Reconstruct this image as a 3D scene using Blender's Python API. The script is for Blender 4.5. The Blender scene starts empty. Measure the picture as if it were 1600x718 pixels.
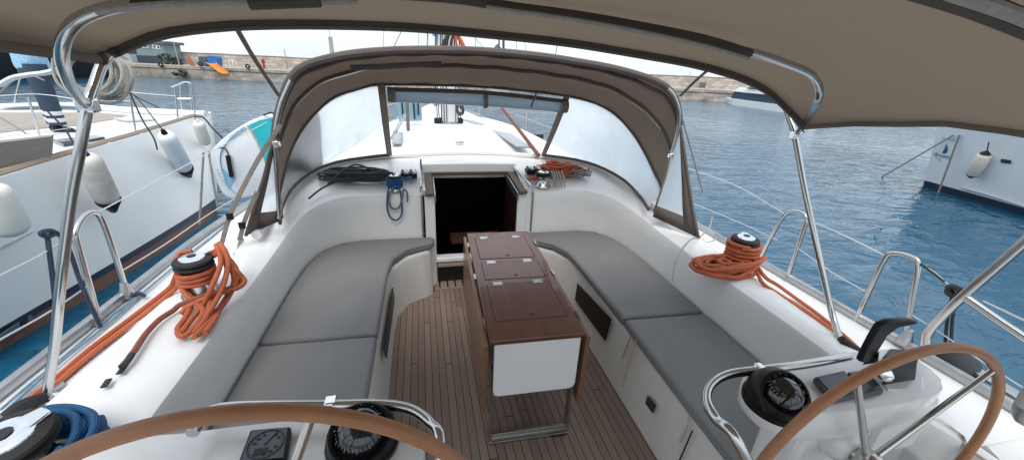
import bpy, bmesh, math, random
from mathutils import Vector as V, Matrix
R=math.radians; PI=math.pi
rng=random.Random(7)
sc=bpy.context.scene; col=sc.collection
# ------------------------------------------------------------------ camera solved from the boat's vanishing points
F=600.; CX,CY=800.,359.; EYE=1.85; CAMX=-.43
fw=V((655-CX,-(103-CY),-F)).normalized()
h2=V((1155-CX,-(103+23.5-CY),-F)); upc=h2.cross(fw).normalized()
if upc.y<0: upc=-upc
rt=fw.cross(upc)
M=Matrix((rt,fw,upc)); CAM=V((CAMX,0,EYE))
cam=bpy.data.cameras.new('camera'); co=bpy.data.objects.new('camera',cam); col.objects.link(co)
cam.sensor_width=36; cam.lens=36*F/1600; cam.clip_start=.02; cam.clip_end=3000
co.matrix_world=Matrix.Translation(CAM)@M.to_4x4(); sc.camera=co
def ray(x,y): return M@V((x-CX,-(y-CY),-F))
def Z(x,y,z): d=ray(x,y); return CAM+d*((z-CAM.z)/d.z)
def Y(x,y,v): d=ray(x,y); return CAM+d*(v/d.y)
def X(x,y,v): d=ray(x,y); return CAM+d*((v-CAM.x)/d.x)
def PL(x,y,p,n): d=ray(x,y); return CAM+d*((V(p)-CAM).dot(V(n))/d.dot(V(n)))
# ------------------------------------------------------------------ materials
def nn(nt,t,**k):
    n=nt.nodes.new(t)
    for a,b in k.items(): setattr(n,a,b)
    return n
def mat(name,c,rough=.5,metal=0,c2=None,ns=6,amt=.5,bump=0,bs=40,coat=0,spec=.5,stretch=None,detail=5,bdist=.01):
    m=bpy.data.materials.new(name); m.use_nodes=True; nt=m.node_tree; b=nt.nodes['Principled BSDF']
    b.inputs['Base Color'].default_value=(*c,1); b.inputs['Roughness'].default_value=rough
    b.inputs['Metallic'].default_value=metal; b.inputs['Coat Weight'].default_value=coat
    b.inputs['Specular IOR Level'].default_value=spec
    tc=nn(nt,'ShaderNodeTexCoord'); mp=nn(nt,'ShaderNodeMapping'); nt.links.new(tc.outputs['Object'],mp.inputs[0])
    if stretch: mp.inputs['Scale'].default_value=stretch
    if c2:
        n=nn(nt,'ShaderNodeTexNoise'); n.inputs['Scale'].default_value=ns; n.inputs['Detail'].default_value=detail; n.inputs['Roughness'].default_value=.6
        nt.links.new(mp.outputs[0],n.inputs['Vector'])
        r=nn(nt,'ShaderNodeMapRange'); r.inputs[1].default_value=.5-amt*.35; r.inputs[2].default_value=.5+amt*.35
        nt.links.new(n.outputs[0],r.inputs[0])
        x=nn(nt,'ShaderNodeMix',data_type='RGBA'); x.inputs[6].default_value=(*c,1); x.inputs[7].default_value=(*c2,1)
        nt.links.new(r.outputs[0],x.inputs[0]); nt.links.new(x.outputs[2],b.inputs['Base Color'])
    if bump:
        n=nn(nt,'ShaderNodeTexNoise'); n.inputs['Scale'].default_value=bs; n.inputs['Detail'].default_value=4
        nt.links.new(mp.outputs[0],n.inputs['Vector'])
        u=nn(nt,'ShaderNodeBump'); u.inputs['Strength'].default_value=bump; u.inputs['Distance'].default_value=bdist
        nt.links.new(n.outputs[0],u.inputs['Height']); nt.links.new(u.outputs[0],b.inputs['Normal'])
    return m
def planks(name,c,c2,seam,w=.048,gap=.11,rough=.75,axis=0,length=1.9):
    m=mat(name,c,rough); nt=m.node_tree; b=nt.nodes['Principled BSDF']; L=nt.links.new
    tc=nn(nt,'ShaderNodeTexCoord'); s=nn(nt,'ShaderNodeSeparateXYZ'); L(tc.outputs['Object'],s.inputs[0])
    def mth(op,a,bv=None):
        n=nn(nt,'ShaderNodeMath',operation=op)
        for i,v in enumerate((a,bv)):
            if v is None: continue
            if isinstance(v,(int,float)): n.inputs[i].default_value=v
            else: L(v,n.inputs[i])
        return n.outputs[0]
    a=mth('DIVIDE',s.outputs[axis],w); fr=mth('FRACT',a); idx=mth('FLOOR',a)
    seamx=mth('LESS_THAN',fr,gap)
    wn=nn(nt,'ShaderNodeTexWhiteNoise',noise_dimensions='1D'); L(idx,wn.inputs['W'])
    yy=mth('ADD',mth('DIVIDE',s.outputs[1-axis],length),wn.outputs['Value']); sy=mth('LESS_THAN',mth('FRACT',yy),.003)
    sm=mth('MAXIMUM',seamx,sy)
    wn2=nn(nt,'ShaderNodeTexWhiteNoise',noise_dimensions='2D'); cv=nn(nt,'ShaderNodeCombineXYZ'); L(idx,cv.inputs[0]); L(mth('FLOOR',yy),cv.inputs[1]); L(cv.outputs[0],wn2.inputs['Vector'])
    mp=nn(nt,'ShaderNodeMapping'); mp.inputs['Scale'].default_value=(60,3,1) if axis==0 else (3,60,1); L(tc.outputs['Object'],mp.inputs[0])
    no=nn(nt,'ShaderNodeTexNoise'); no.inputs['Scale'].default_value=1.5; no.inputs['Detail'].default_value=6; L(mp.outputs[0],no.inputs['Vector'])
    n2=nn(nt,'ShaderNodeTexNoise'); n2.inputs['Scale'].default_value=1.6; n2.inputs['Detail'].default_value=4; L(tc.outputs['Object'],n2.inputs['Vector'])
    f=mth('ADD',mth('ADD',mth('MULTIPLY',wn2.outputs['Value'],.4),mth('MULTIPLY',no.outputs[0],.6)),mth('MULTIPLY',n2.outputs[0],.5))
    f=mth('SUBTRACT',f,.3)
    x=nn(nt,'ShaderNodeMix',data_type='RGBA'); x.inputs[6].default_value=(*c,1); x.inputs[7].default_value=(*c2,1); L(f,x.inputs[0])
    y=nn(nt,'ShaderNodeMix',data_type='RGBA'); L(x.outputs[2],y.inputs[6]); y.inputs[7].default_value=(*seam,1); L(sm,y.inputs[0]); L(y.outputs[2],b.inputs['Base Color'])
    u=nn(nt,'ShaderNodeBump'); u.inputs['Strength'].default_value=.5; u.inputs['Distance'].default_value=.003
    L(mth('SUBTRACT',no.outputs[0],mth('MULTIPLY',sm,1.5)),u.inputs['Height']); L(u.outputs[0],b.inputs['Normal'])
    return m
def vinyl(name,alpha,c,streak=12):
    m=bpy.data.materials.new(name); m.use_nodes=True; nt=m.node_tree; L=nt.links.new; nt.nodes.remove(nt.nodes['Principled BSDF']); out=nt.nodes['Material Output']
    tr=nn(nt,'ShaderNodeBsdfTransparent'); tr.inputs[0].default_value=(.93,.95,.96,1)
    tl=nn(nt,'ShaderNodeBsdfTranslucent'); tl.inputs[0].default_value=(*c,1)
    df=nn(nt,'ShaderNodeBsdfDiffuse'); df.inputs[0].default_value=(*c,1)
    gl=nn(nt,'ShaderNodeBsdfGlossy'); gl.inputs['Roughness'].default_value=.12
    tc=nn(nt,'ShaderNodeTexCoord'); mp=nn(nt,'ShaderNodeMapping'); mp.inputs['Scale'].default_value=(streak,streak,.8); L(tc.outputs['Object'],mp.inputs[0])
    n=nn(nt,'ShaderNodeTexNoise'); n.inputs['Scale'].default_value=1.2; n.inputs['Detail'].default_value=5; n.inputs['Distortion'].default_value=.6; L(mp.outputs[0],n.inputs['Vector'])
    r=nn(nt,'ShaderNodeMapRange'); r.inputs[1].default_value=.3; r.inputs[2].default_value=.75; r.inputs[3].default_value=max(0,alpha-.06); r.inputs[4].default_value=min(1,alpha+.06); L(n.outputs[0],r.inputs[0])
    gl.inputs['Roughness'].default_value=.3
    m1=nn(nt,'ShaderNodeMixShader'); m1.inputs[0].default_value=.06; L(tl.outputs[0],m1.inputs[1]); L(df.outputs[0],m1.inputs[2])
    m2=nn(nt,'ShaderNodeMixShader'); L(r.outputs[0],m2.inputs[0]); L(tr.outputs[0],m2.inputs[1]); L(m1.outputs[0],m2.inputs[2])
    fr=nn(nt,'ShaderNodeFresnel'); fr.inputs[0].default_value=1.12
    m3=nn(nt,'ShaderNodeMixShader'); L(fr.outputs[0],m3.inputs[0]); L(m2.outputs[0],m3.inputs[1]); L(gl.outputs[0],m3.inputs[2]); L(m3.outputs[0],out.inputs[0])
    return m
GEL=mat('gelcoat',(.76,.76,.76),.26,c2=(.65,.645,.63),ns=2.6,amt=1.2,bump=.05,bs=3,coat=.3,detail=10)
GELD=mat('deck_gelcoat',(.78,.785,.785),.5,c2=(.66,.66,.645),ns=4,amt=1.2,detail=10,bump=.15,bs=300,bdist=.001)
GELS=mat('seat_gelcoat',(.71,.705,.68),.4,c2=(.60,.585,.55),ns=3.5,amt=.9,bump=.05,bs=20,stretch=(1,1,.45))
HULLW=mat('hull_paint',(.80,.80,.79),.28,c2=(.72,.72,.70),ns=1.6,amt=1,coat=.1,bump=.03,bs=1.5)
CATW=mat('white_topsides',(.80,.805,.81),.3,c2=(.72,.725,.73),ns=.8,amt=.8,coat=.1)
FENW=mat('fender_vinyl',(.74,.73,.70),.5,c2=(.60,.56,.48),ns=4,amt=1.2,bump=.1,bs=15)
STEEL=mat('stainless_steel',(.52,.52,.51),.22,1,bump=.04,bs=25)
CHROME=mat('polished_chrome',(.75,.75,.76),.08,1)
ALU=mat('grey_aluminium',(.48,.49,.50),.38,1,c2=(.36,.37,.38),ns=8)
BLACK=mat('black_plastic',(.008,.008,.009),.38,spec=.25,bump=.1,bs=200,bdist=.002)
RUB=mat('dark_rubber',(.018,.018,.02),.7,c2=(.035,.035,.035),ns=9,spec=.25)
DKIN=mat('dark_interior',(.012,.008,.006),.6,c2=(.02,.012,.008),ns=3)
TEAKF=planks('teak_sole',(.31,.228,.180),(.155,.108,.082),(.018,.014,.012),gap=.085,w=.045)
TEAKD=planks('weathered_teak_deck',(.40,.35,.30),(.28,.24,.20),(.10,.09,.08),w=.06)
TEAK=mat('teak_trim',(.135,.075,.045),.55,c2=(.085,.05,.032),ns=3,amt=1,stretch=(12,1.5,12),bump=.3,bs=8)
TEAKR=mat('weathered_teak_rail',(.34,.265,.20),.7,c2=(.25,.19,.14),ns=5,amt=1,bump=.3,bs=25)
GREYW=mat('grey_plank_wood',(.30,.27,.24),.8,c2=(.20,.17,.15),ns=4,amt=1,stretch=(1,1,8),bump=.4,bs=20)
MAH=mat('varnished_mahogany',(.165,.056,.030),.32,c2=(.055,.017,.010),ns=3,amt=1.1,stretch=(11,1.1,3),coat=.4,bump=.12,bs=30)
MAHL=mat('leaf_veneer',(.25,.135,.07),.4,c2=(.14,.068,.035),ns=3,amt=1.1,stretch=(3,1.3,9),coat=.3,bump=.1,bs=25)
GROOVE=mat('dark_groove',(.012,.006,.005),.5)
CUSH=mat('grey_cushion_fabric',(.228,.227,.226),.85,c2=(.158,.158,.159),ns=3.2,amt=1.3,bump=.5,bs=5,bdist=.022,detail=8)
CANV=mat('taupe_canvas',(.42,.36,.305),.85,c2=(.32,.272,.23),ns=5,amt=1,bump=.6,bs=9,bdist=.02)
CANVD=mat('dark_taupe_canvas',(.13,.104,.09),.85,c2=(.085,.068,.059),ns=7,amt=1,bump=.4,bs=14,bdist=.012)
CANVB=mat('bimini_canvas',(.46,.395,.345),.9,c2=(.37,.315,.272),ns=3.5,amt=1.1,bump=.5,bs=4,bdist=.04)
CLOTHB=CANVB.node_tree
def translucent(m,amount,c):
    nt=m.node_tree; b=nt.nodes['Principled BSDF']; t=nn(nt,'ShaderNodeBsdfTranslucent'); t.inputs[0].default_value=(*c,1)
    x=nn(nt,'ShaderNodeMixShader'); x.inputs[0].default_value=amount; nt.links.new(b.outputs[0],x.inputs[1]); nt.links.new(t.outputs[0],x.inputs[2]); nt.links.new(x.outputs[0],nt.nodes['Material Output'].inputs[0])
translucent(CANVB,.52,(.46,.405,.335)); translucent(CANV,.42,(.38,.31,.255))
VIN=vinyl('clear_vinyl',.76,(.93,.95,.97),6); VINL=vinyl('rolled_vinyl',.75,(.38,.44,.50),8)
LEA=mat('tan_leather',(.46,.21,.10),.5,c2=(.30,.13,.06),ns=9,amt=1,bump=.3,bs=90,bdist=.003)
ORA=mat('orange_rope',(.74,.20,.08),.75,c2=(.46,.10,.04),ns=45,amt=1.4,bump=.8,bs=220,bdist=.004)
ORAD=mat('faded_orange_rope',(.46,.16,.09),.8,c2=(.2,.05,.03),ns=90,amt=1.4,bump=.8,bs=220,bdist=.004)
BLU=mat('blue_rope',(.010,.16,.40),.7,c2=(.004,.06,.17),ns=110,amt=1.4,bump=.8,bs=240,bdist=.004)
BLUL=mat('light_blue_rope',(.10,.33,.52),.7,c2=(.5,.6,.65),ns=60,amt=1,bump=.5,bs=200)
BLK=mat('black_rope',(.02,.02,.022),.7,c2=(.07,.07,.07),ns=90,amt=1.4,bump=.6,bs=200,bdist=.003)
NAVY=mat('navy_rope',(.02,.035,.08),.7,c2=(.04,.06,.11),ns=60,bump=.5,bs=200)
WHR=mat('white_rope',(.62,.58,.52),.8,c2=(.42,.38,.33),ns=60,amt=1.2,bump=.7,bs=120,bdist=.006)
WIRE=mat('lifeline_wire',(.62,.64,.66),.35,.6)
STRAP=mat('grey_webbing',(.24,.21,.18),.8,c2=(.17,.15,.13),ns=40,bump=.4,bs=300)
ZIP=mat('zip_tape',(.5,.47,.43),.7,c2=(.38,.35,.32),ns=60)
TURQ=mat('turquoise_board_deck',(.02,.45,.50),.6,c2=(.015,.38,.44),ns=8)
BWH=mat('board_white',(.70,.72,.74),.45,c2=(.6,.62,.64),ns=4)
BBL=mat('board_blue_stripe',(.20,.42,.56),.5)
ANTI=mat('brown_antifoul',(.17,.085,.058),.7,c2=(.09,.05,.038),ns=4,amt=1.3,bump=.4,bs=12)
NAVYH=mat('navy_boot_top',(.018,.03,.055),.4)
STONE=mat('quay_stone',(.52,.48,.43),.9,c2=(.22,.20,.18),ns=.9,amt=1.5,bump=.8,bs=1.2,bdist=.3,detail=9)
WSTONE=mat('breakwater_stone',(.58,.54,.49),.9,c2=(.36,.32,.29),ns=1.3,amt=1.6,bump=.8,bs=1.5,bdist=.2,detail=9)
CONC=mat('pale_concrete',(.42,.40,.37),.85,c2=(.32,.30,.27),ns=.5,amt=1.2)
GLASSD=mat('dark_glass',(.02,.03,.04),.08,coat=.5)
LCD=mat('instrument_face',(.10,.115,.135),.3,c2=(.08,.095,.11),ns=20)
LCDD=mat('instrument_dark_face',(.035,.045,.055),.25)
INK=mat('dark_print',(.01,.012,.016),.5); WPR=mat('white_print',(.7,.7,.68),.5)
RED=mat('red_paint',(.35,.03,.02),.5); OGP=mat('orange_paint',(.62,.20,.02),.55); BLP=mat('blue_paint',(.02,.14,.42),.5)
GRP=mat('office_grey_paint',(.20,.26,.29),.6,c2=(.16,.21,.24),ns=1); LEAF=mat('dark_leaves',(.035,.05,.025),.8,c2=(.02,.03,.015),ns=3)
SKIN=mat('skin',(.48,.26,.19),.55,c2=(.42,.21,.15),ns=12)
SHIRT=mat('patterned_blue_shirt',(.08,.30,.50),.85,c2=(.45,.62,.74),ns=45,amt=.8,bump=.4,bs=9,bdist=.02)
PANTS=mat('navy_trousers',(.018,.035,.06),.85,c2=(.030,.055,.085),ns=7,bump=.6,bs=9,bdist=.02)
HIVIS=mat('reflective_band',(.55,.58,.60),.4); HAIR=mat('dark_hair',(.02,.015,.012),.7)
def braid(m,dark,nn_=5):
    nt=m.node_tree; b=nt.nodes['Principled BSDF']; L=nt.links.new; src=b.inputs['Base Color'].links[0].from_socket
    uv=nn(nt,'ShaderNodeUVMap'); sp=nn(nt,'ShaderNodeSeparateXYZ'); L(uv.outputs[0],sp.inputs[0])
    def mth(op,a,c=None):
        n=nn(nt,'ShaderNodeMath',operation=op)
        for i,v in enumerate((a,c)):
            if v is None: continue
            if isinstance(v,(int,float)): n.inputs[i].default_value=v
            else: L(v,n.inputs[i])
        return n.outputs[0]
    a=mth('SINE',mth('MULTIPLY',mth('ADD',sp.outputs[0],sp.outputs[1]),2*PI*nn_)); c=mth('SINE',mth('MULTIPLY',mth('SUBTRACT',sp.outputs[0],sp.outputs[1]),2*PI*nn_))
    f=mth('MULTIPLY',mth('ADD',mth('MULTIPLY',a,c),1),.5)
    x=nn(nt,'ShaderNodeMix',data_type='RGBA',blend_type='MULTIPLY'); L(mth('MULTIPLY',f,dark),x.inputs[0]); L(src,x.inputs[6]); x.inputs[7].default_value=(.32,.28,.28,1); L(x.outputs[2],b.inputs['Base Color'])
    u=nn(nt,'ShaderNodeBump'); u.inputs['Strength'].default_value=.8; u.inputs['Distance'].default_value=.003; u.invert=True; L(f,u.inputs['Height']); L(u.outputs[0],b.inputs['Normal'])
# ------------------------------------------------------------------ mesh builder
def smoothpts(p,closed=False,k=5):
    p=[V(q) for q in p]; n=len(p)
    if n<3: return p
    out=[]
    for i in range(n if closed else n-1):
        a=p[(i-1)%n] if closed or i>0 else p[0]*2-p[1]
        b=p[i]; c=p[(i+1)%n]; d=p[(i+2)%n] if closed or i+2<n else p[-1]*2-p[-2]
        for j in range(k):
            t=j/k; out.append(.5*((2*b)+(c-a)*t+(2*a-5*b+4*c-d)*t*t+(3*b-a-3*c+d)*t**3))
    if not closed: out.append(p[-1])
    return out
for m_ in (ORA,ORAD,BLU,BLK,WHR,NAVY,BLUL): braid(m_,.75)
class B:
    def __init__(s): s.bm=bmesh.new(); s.uv=s.bm.loops.layers.uv.new('uv')
    def tube(s,pts,r,seg=8,closed=False,k=5,sm=True,flat=None,r1=None):
        p=smoothpts(pts,closed,k) if sm else [V(q) for q in pts]
        n=len(p); rings=[]; up=None
        for i in range(n):
            if closed: t=p[(i+1)%n]-p[(i-1)%n]
            else: t=p[min(i+1,n-1)]-p[max(i-1,0)]
            if t.length<1e-9: t=V((0,0,1))
            t.normalize()
            if up is None:
                up=V((0,0,1)) if abs(t.z)<.9 else V((1,0,0))
            up=(up-t*up.dot(t)); up.normalize(); sd=t.cross(up)
            rr=r if r1 is None else r+(r1-r)*i/(n-1)
            a=rr; b=rr if flat is None else flat
            rings.append([s.bm.verts.new(p[i]+sd*math.cos(2*PI*j/seg)*a+up*math.sin(2*PI*j/seg)*b) for j in range(seg)])
        ln=0.; ru=2*PI*r
        for i in range(n if closed else n-1):
            A=rings[i];Bq=rings[(i+1)%n]; l2=ln+(p[(i+1)%n]-p[i]).length
            for j in range(seg):
                try: fc=s.bm.faces.new((A[j],A[(j+1)%seg],Bq[(j+1)%seg],Bq[j]))
                except Exception: continue
                for lp,q_ in zip(fc.loops,((j,ln),(j+1,ln),(j+1,l2),(j,l2))): lp[s.uv].uv=(q_[0]/seg,q_[1]/ru)
            ln=l2
        if not closed:
            s.f(*rings[0][::-1]); s.f(*rings[-1])
        return s
    def f(s,*v):
        try: s.bm.faces.new(v)
        except Exception: pass
    def box(s,c,d,rot=None,m=None):
        q=Matrix.Translation(V(c))@(rot.to_4x4() if rot is not None else Matrix())
        v=[s.bm.verts.new(q@V((x*d[0]/2,y*d[1]/2,z*d[2]/2))) for x in(-1,1) for y in(-1,1) for z in(-1,1)]
        for a in((0,1,3,2),(4,6,7,5),(0,4,5,1),(2,3,7,6),(0,2,6,4),(1,5,7,3)): s.f(*[v[i] for i in a])
        return s
    def hexa(s,lo,hi):
        a=[s.bm.verts.new(V(p)) for p in lo]; b=[s.bm.verts.new(V(p)) for p in hi]; n=len(a)
        s.f(*a[::-1]); s.f(*b)
        for i in range(n): s.f(a[i],a[(i+1)%n],b[(i+1)%n],b[i])
        return s
    def prism(s,pts,vec): 
        return s.hexa([V(p) for p in pts],[V(p)+V(vec) for p in pts])
    def lathe(s,prof,loc=(0,0,0),ax=(0,0,1),seg=24,ref=None):
        ax=V(ax).normalized(); q=ax.to_track_quat('Z','Y').to_matrix(); loc=V(loc); rings=[]
        for r,z in prof:
            rings.append([s.bm.verts.new(loc+q@V((max(r,1e-4)*math.cos(2*PI*j/seg),max(r,1e-4)*math.sin(2*PI*j/seg),z))) for j in range(seg)])
        for A,Bq in zip(rings,rings[1:]):
            for j in range(seg): s.f(A[j],A[(j+1)%seg],Bq[(j+1)%seg],Bq[j])
        s.f(*rings[0][::-1]); s.f(*rings[-1]); return s
    def grid(s,rows,cl=False):
        g=[[s.bm.verts.new(V(p)) for p in r] for r in rows]
        for a,b in zip(g,g[1:]):
            n=len(a)
            for j in range(n if cl else n-1): s.f(a[j],a[(j+1)%n],b[(j+1)%n],b[j])
        return s
    def cyl(s,a,b,r,seg=12,r1=None): return s.tube([a,b],r,seg,sm=False,r1=r1)
ROOT={}
def tag(o,label=None,cat=None,group=None,kind=None):
    for k,v in (('label',label),('category',cat),('group',group),('kind',kind)):
        if v: o[k]=v
    return o
def obj(name,b,m,parent=None,smooth=True,solid=0,bevel=0,sub=0,seg=2,org=None,ang=40):
    me=bpy.data.meshes.new(name); bm=b.bm
    bmesh.ops.remove_doubles(bm,verts=bm.verts,dist=1e-5) if len(bm.verts)<60000 else None
    bmesh.ops.recalc_face_normals(bm,faces=bm.faces)
    if org is None:
        xs=[v.co for v in bm.verts]; lo=[min(v[i] for v in xs) for i in range(3)]; hi=[max(v[i] for v in xs) for i in range(3)]
        org=V(((lo[0]+hi[0])/2,(lo[1]+hi[1])/2,lo[2]))
    org=V(org)
    for v in bm.verts: v.co-=org
    bm.to_mesh(me); bm.free(); me.materials.append(m)
    o=bpy.data.objects.new(name,me); col.objects.link(o); o.location=org; ROOT[o.name]=org.copy()
    if smooth:
        me.polygons.foreach_set('use_smooth',[True]*len(me.polygons))
        me.set_sharp_from_angle(angle=R(ang))
    if solid: q=o.modifiers.new('s','SOLIDIFY'); q.thickness=solid; q.offset=0
    if bevel: q=o.modifiers.new('b','BEVEL'); q.width=bevel; q.segments=seg; q.limit_method='ANGLE'; q.angle_limit=R(35); q.harden_normals=False
    if sub: q=o.modifiers.new('u','SUBSURF'); q.levels=sub; q.render_levels=sub
    if parent is not None:
        o.parent=parent; o.matrix_parent_inverse=Matrix.Translation(-wloc(parent))
    return o
def wloc(o):
    return ROOT[o.name]
def thing(name,loc,label,cat,group=None):
    o=bpy.data.objects.new(name,None); col.objects.link(o); o.location=loc; o.empty_display_size=.1; ROOT[o.name]=V(loc)
    return tag(o,label,cat,group)
def copy_tree(root,loc,label=None,rotz=None):
    def cp(o,par):
        c=o.copy(); col.objects.link(c)
        if par is not None: c.parent=par
        for ch in [x for x in list(bpy.data.objects) if x.parent is o]: cp(ch,c)
        return c
    r=cp(root,None); r.location=loc; ROOT[r.name]=V(loc)
    if rotz is not None: r.rotation_euler.z=rotz
    if label: r['label']=label
    return r
def struct(name,b,m,**k): return tag(obj(name,b,m,**k),kind='structure')
def text(name,s,size,m,parent,mw,ext=.0006):
    cu=bpy.data.curves.new(name,'FONT'); cu.body=s; cu.size=size; cu.extrude=ext; cu.align_x='CENTER'; cu.align_y='CENTER'
    t=bpy.data.objects.new(name,cu); col.objects.link(t)
    dg=bpy.context.evaluated_depsgraph_get(); me=bpy.data.meshes.new_from_object(t.evaluated_get(dg)); bpy.data.objects.remove(t)
    b=B(); b.bm.from_mesh(me); bmesh.ops.transform(b.bm,matrix=mw,verts=b.bm.verts)
    return obj(name,b,m,parent,smooth=False)
WL=-.7
# ------------------------------------------------------------------ world and light
w=bpy.data.worlds.new('World'); sc.world=w; w.use_nodes=True; nt=w.node_tree
sky=nn(nt,'ShaderNodeTexSky',sky_type='NISHITA'); sky.sun_disc=False; sky.sun_elevation=R(62.5); sky.sun_rotation=R(196)
sky.air_density=1.2; sky.dust_density=4; sky.ozone_density=1.5
mx=nn(nt,'ShaderNodeMix',data_type='RGBA'); mx.inputs[0].default_value=.72; mx.inputs[7].default_value=(8.2,9.0,9.6,1)
tcw=nn(nt,'ShaderNodeTexCoord'); mpw=nn(nt,'ShaderNodeMapping'); mpw.inputs['Scale'].default_value=(1,1,3.5); nt.links.new(tcw.outputs['Generated'],mpw.inputs[0])
now=nn(nt,'ShaderNodeTexNoise'); now.inputs['Scale'].default_value=2.2; now.inputs['Detail'].default_value=6; nt.links.new(mpw.outputs[0],now.inputs['Vector'])
mrw=nn(nt,'ShaderNodeMapRange'); mrw.inputs[1].default_value=.35; mrw.inputs[2].default_value=.65; mrw.inputs[3].default_value=.60; mrw.inputs[4].default_value=.74; nt.links.new(now.outputs[0],mrw.inputs[0]); nt.links.new(mrw.outputs[0],mx.inputs[0])
nt.links.new(sky.outputs[0],mx.inputs[6]); nt.links.new(mx.outputs[2],nt.nodes['Background'].inputs[0]); nt.nodes['Background'].inputs[1].default_value=.12
sun=bpy.data.lights.new('sun','SUN'); sun.energy=1.5; sun.angle=R(35); sun.color=(1,.975,.94)
so=bpy.data.objects.new('sun',sun); col.objects.link(so)
so.rotation_euler=V((.14,.50,-1)).to_track_quat('-Z','Y').to_euler()
sc.view_settings.view_transform='Standard'; sc.view_settings.look='None'; sc.view_settings.exposure=0.52
# ------------------------------------------------------------------ water
m=bpy.data.materials.new('harbour_water'); m.use_nodes=True; nt=m.node_tree; b_=nt.nodes['Principled BSDF']
b_.inputs['Base Color'].default_value=(.007,.066,.122,1); b_.inputs['Roughness'].default_value=.08; b_.inputs['IOR'].default_value=1.33
tc=nn(nt,'ShaderNodeTexCoord'); last=None
for s_,st,di,sx in ((1.1,.9,.17,(1,1.9,1)),(3.6,.5,.05,(1,1.7,1)),(.22,.6,.45,(1,1.6,1))):
    mp=nn(nt,'ShaderNodeMapping'); mp.inputs['Scale'].default_value=sx; mp.inputs['Rotation'].default_value=(0,0,.35); nt.links.new(tc.outputs['Object'],mp.inputs[0])
    n=nn(nt,'ShaderNodeTexNoise'); n.inputs['Scale'].default_value=s_; n.inputs['Detail'].default_value=3; n.inputs['Distortion'].default_value=.8; nt.links.new(mp.outputs[0],n.inputs['Vector'])
    u=nn(nt,'ShaderNodeBump'); u.inputs['Strength'].default_value=st; u.inputs['Distance'].default_value=di; nt.links.new(n.outputs[0],u.inputs['Height'])
    if s_<2 or s_>3:
        pn=nn(nt,'ShaderNodeTexNoise'); pn.inputs['Scale'].default_value=.07; pn.inputs['Detail'].default_value=3; nt.links.new(tc.outputs['Object'],pn.inputs['Vector'])
        pr_=nn(nt,'ShaderNodeMapRange'); pr_.inputs[1].default_value=.35; pr_.inputs[2].default_value=.65; pr_.inputs[3].default_value=st*.35; pr_.inputs[4].default_value=st*1.15; nt.links.new(pn.outputs[0],pr_.inputs[0]); nt.links.new(pr_.outputs[0],u.inputs['Strength'])
    if last: nt.links.new(last.outputs[0],u.inputs['Normal'])
    last=u
nt.links.new(last.outputs[0],b_.inputs['Normal'])
b=B(); b.grid([[(-900,-900,WL),(900,-900,WL)],[(-900,900,WL),(900,900,WL)]]); struct('water',b,m,smooth=False,org=(0,0,WL))
# ------------------------------------------------------------------ OWN YACHT
yacht=thing('sailing_yacht',(0,0,WL),'white sailing yacht whose open cockpit fills the near foreground','sailing yacht')
def P_(name,b,m,**k): return obj(name,b,m,k.pop('parent',yacht),**k)
# cockpit sole
b=B(); sole=[(-.74,-1.4),(.74,-1.4),(.74,2.62),(.68,2.8),(.42,3.0),(.42,3.3),(-.42,3.3),(-.42,3.0),(-.68,2.8),(-.74,2.62)]
b.prism([(x,y,-.03) for x,y in sole],(0,0,.03)); P_('cockpit_sole',b,TEAKF,smooth=False,org=(.012,0,0))
b=B(); b.box((-.18,3.155,.006),(.40,.26,.03)); o=P_('teak_step_grating',b,TEAKR,smooth=False,bevel=.004)
b=B()
for i in range(5): b.box((-.335+i*.07,3.155,.0225),(.012,.235,.004))
P_('step_slot',b,GROOVE,smooth=False,parent=o)
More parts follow.
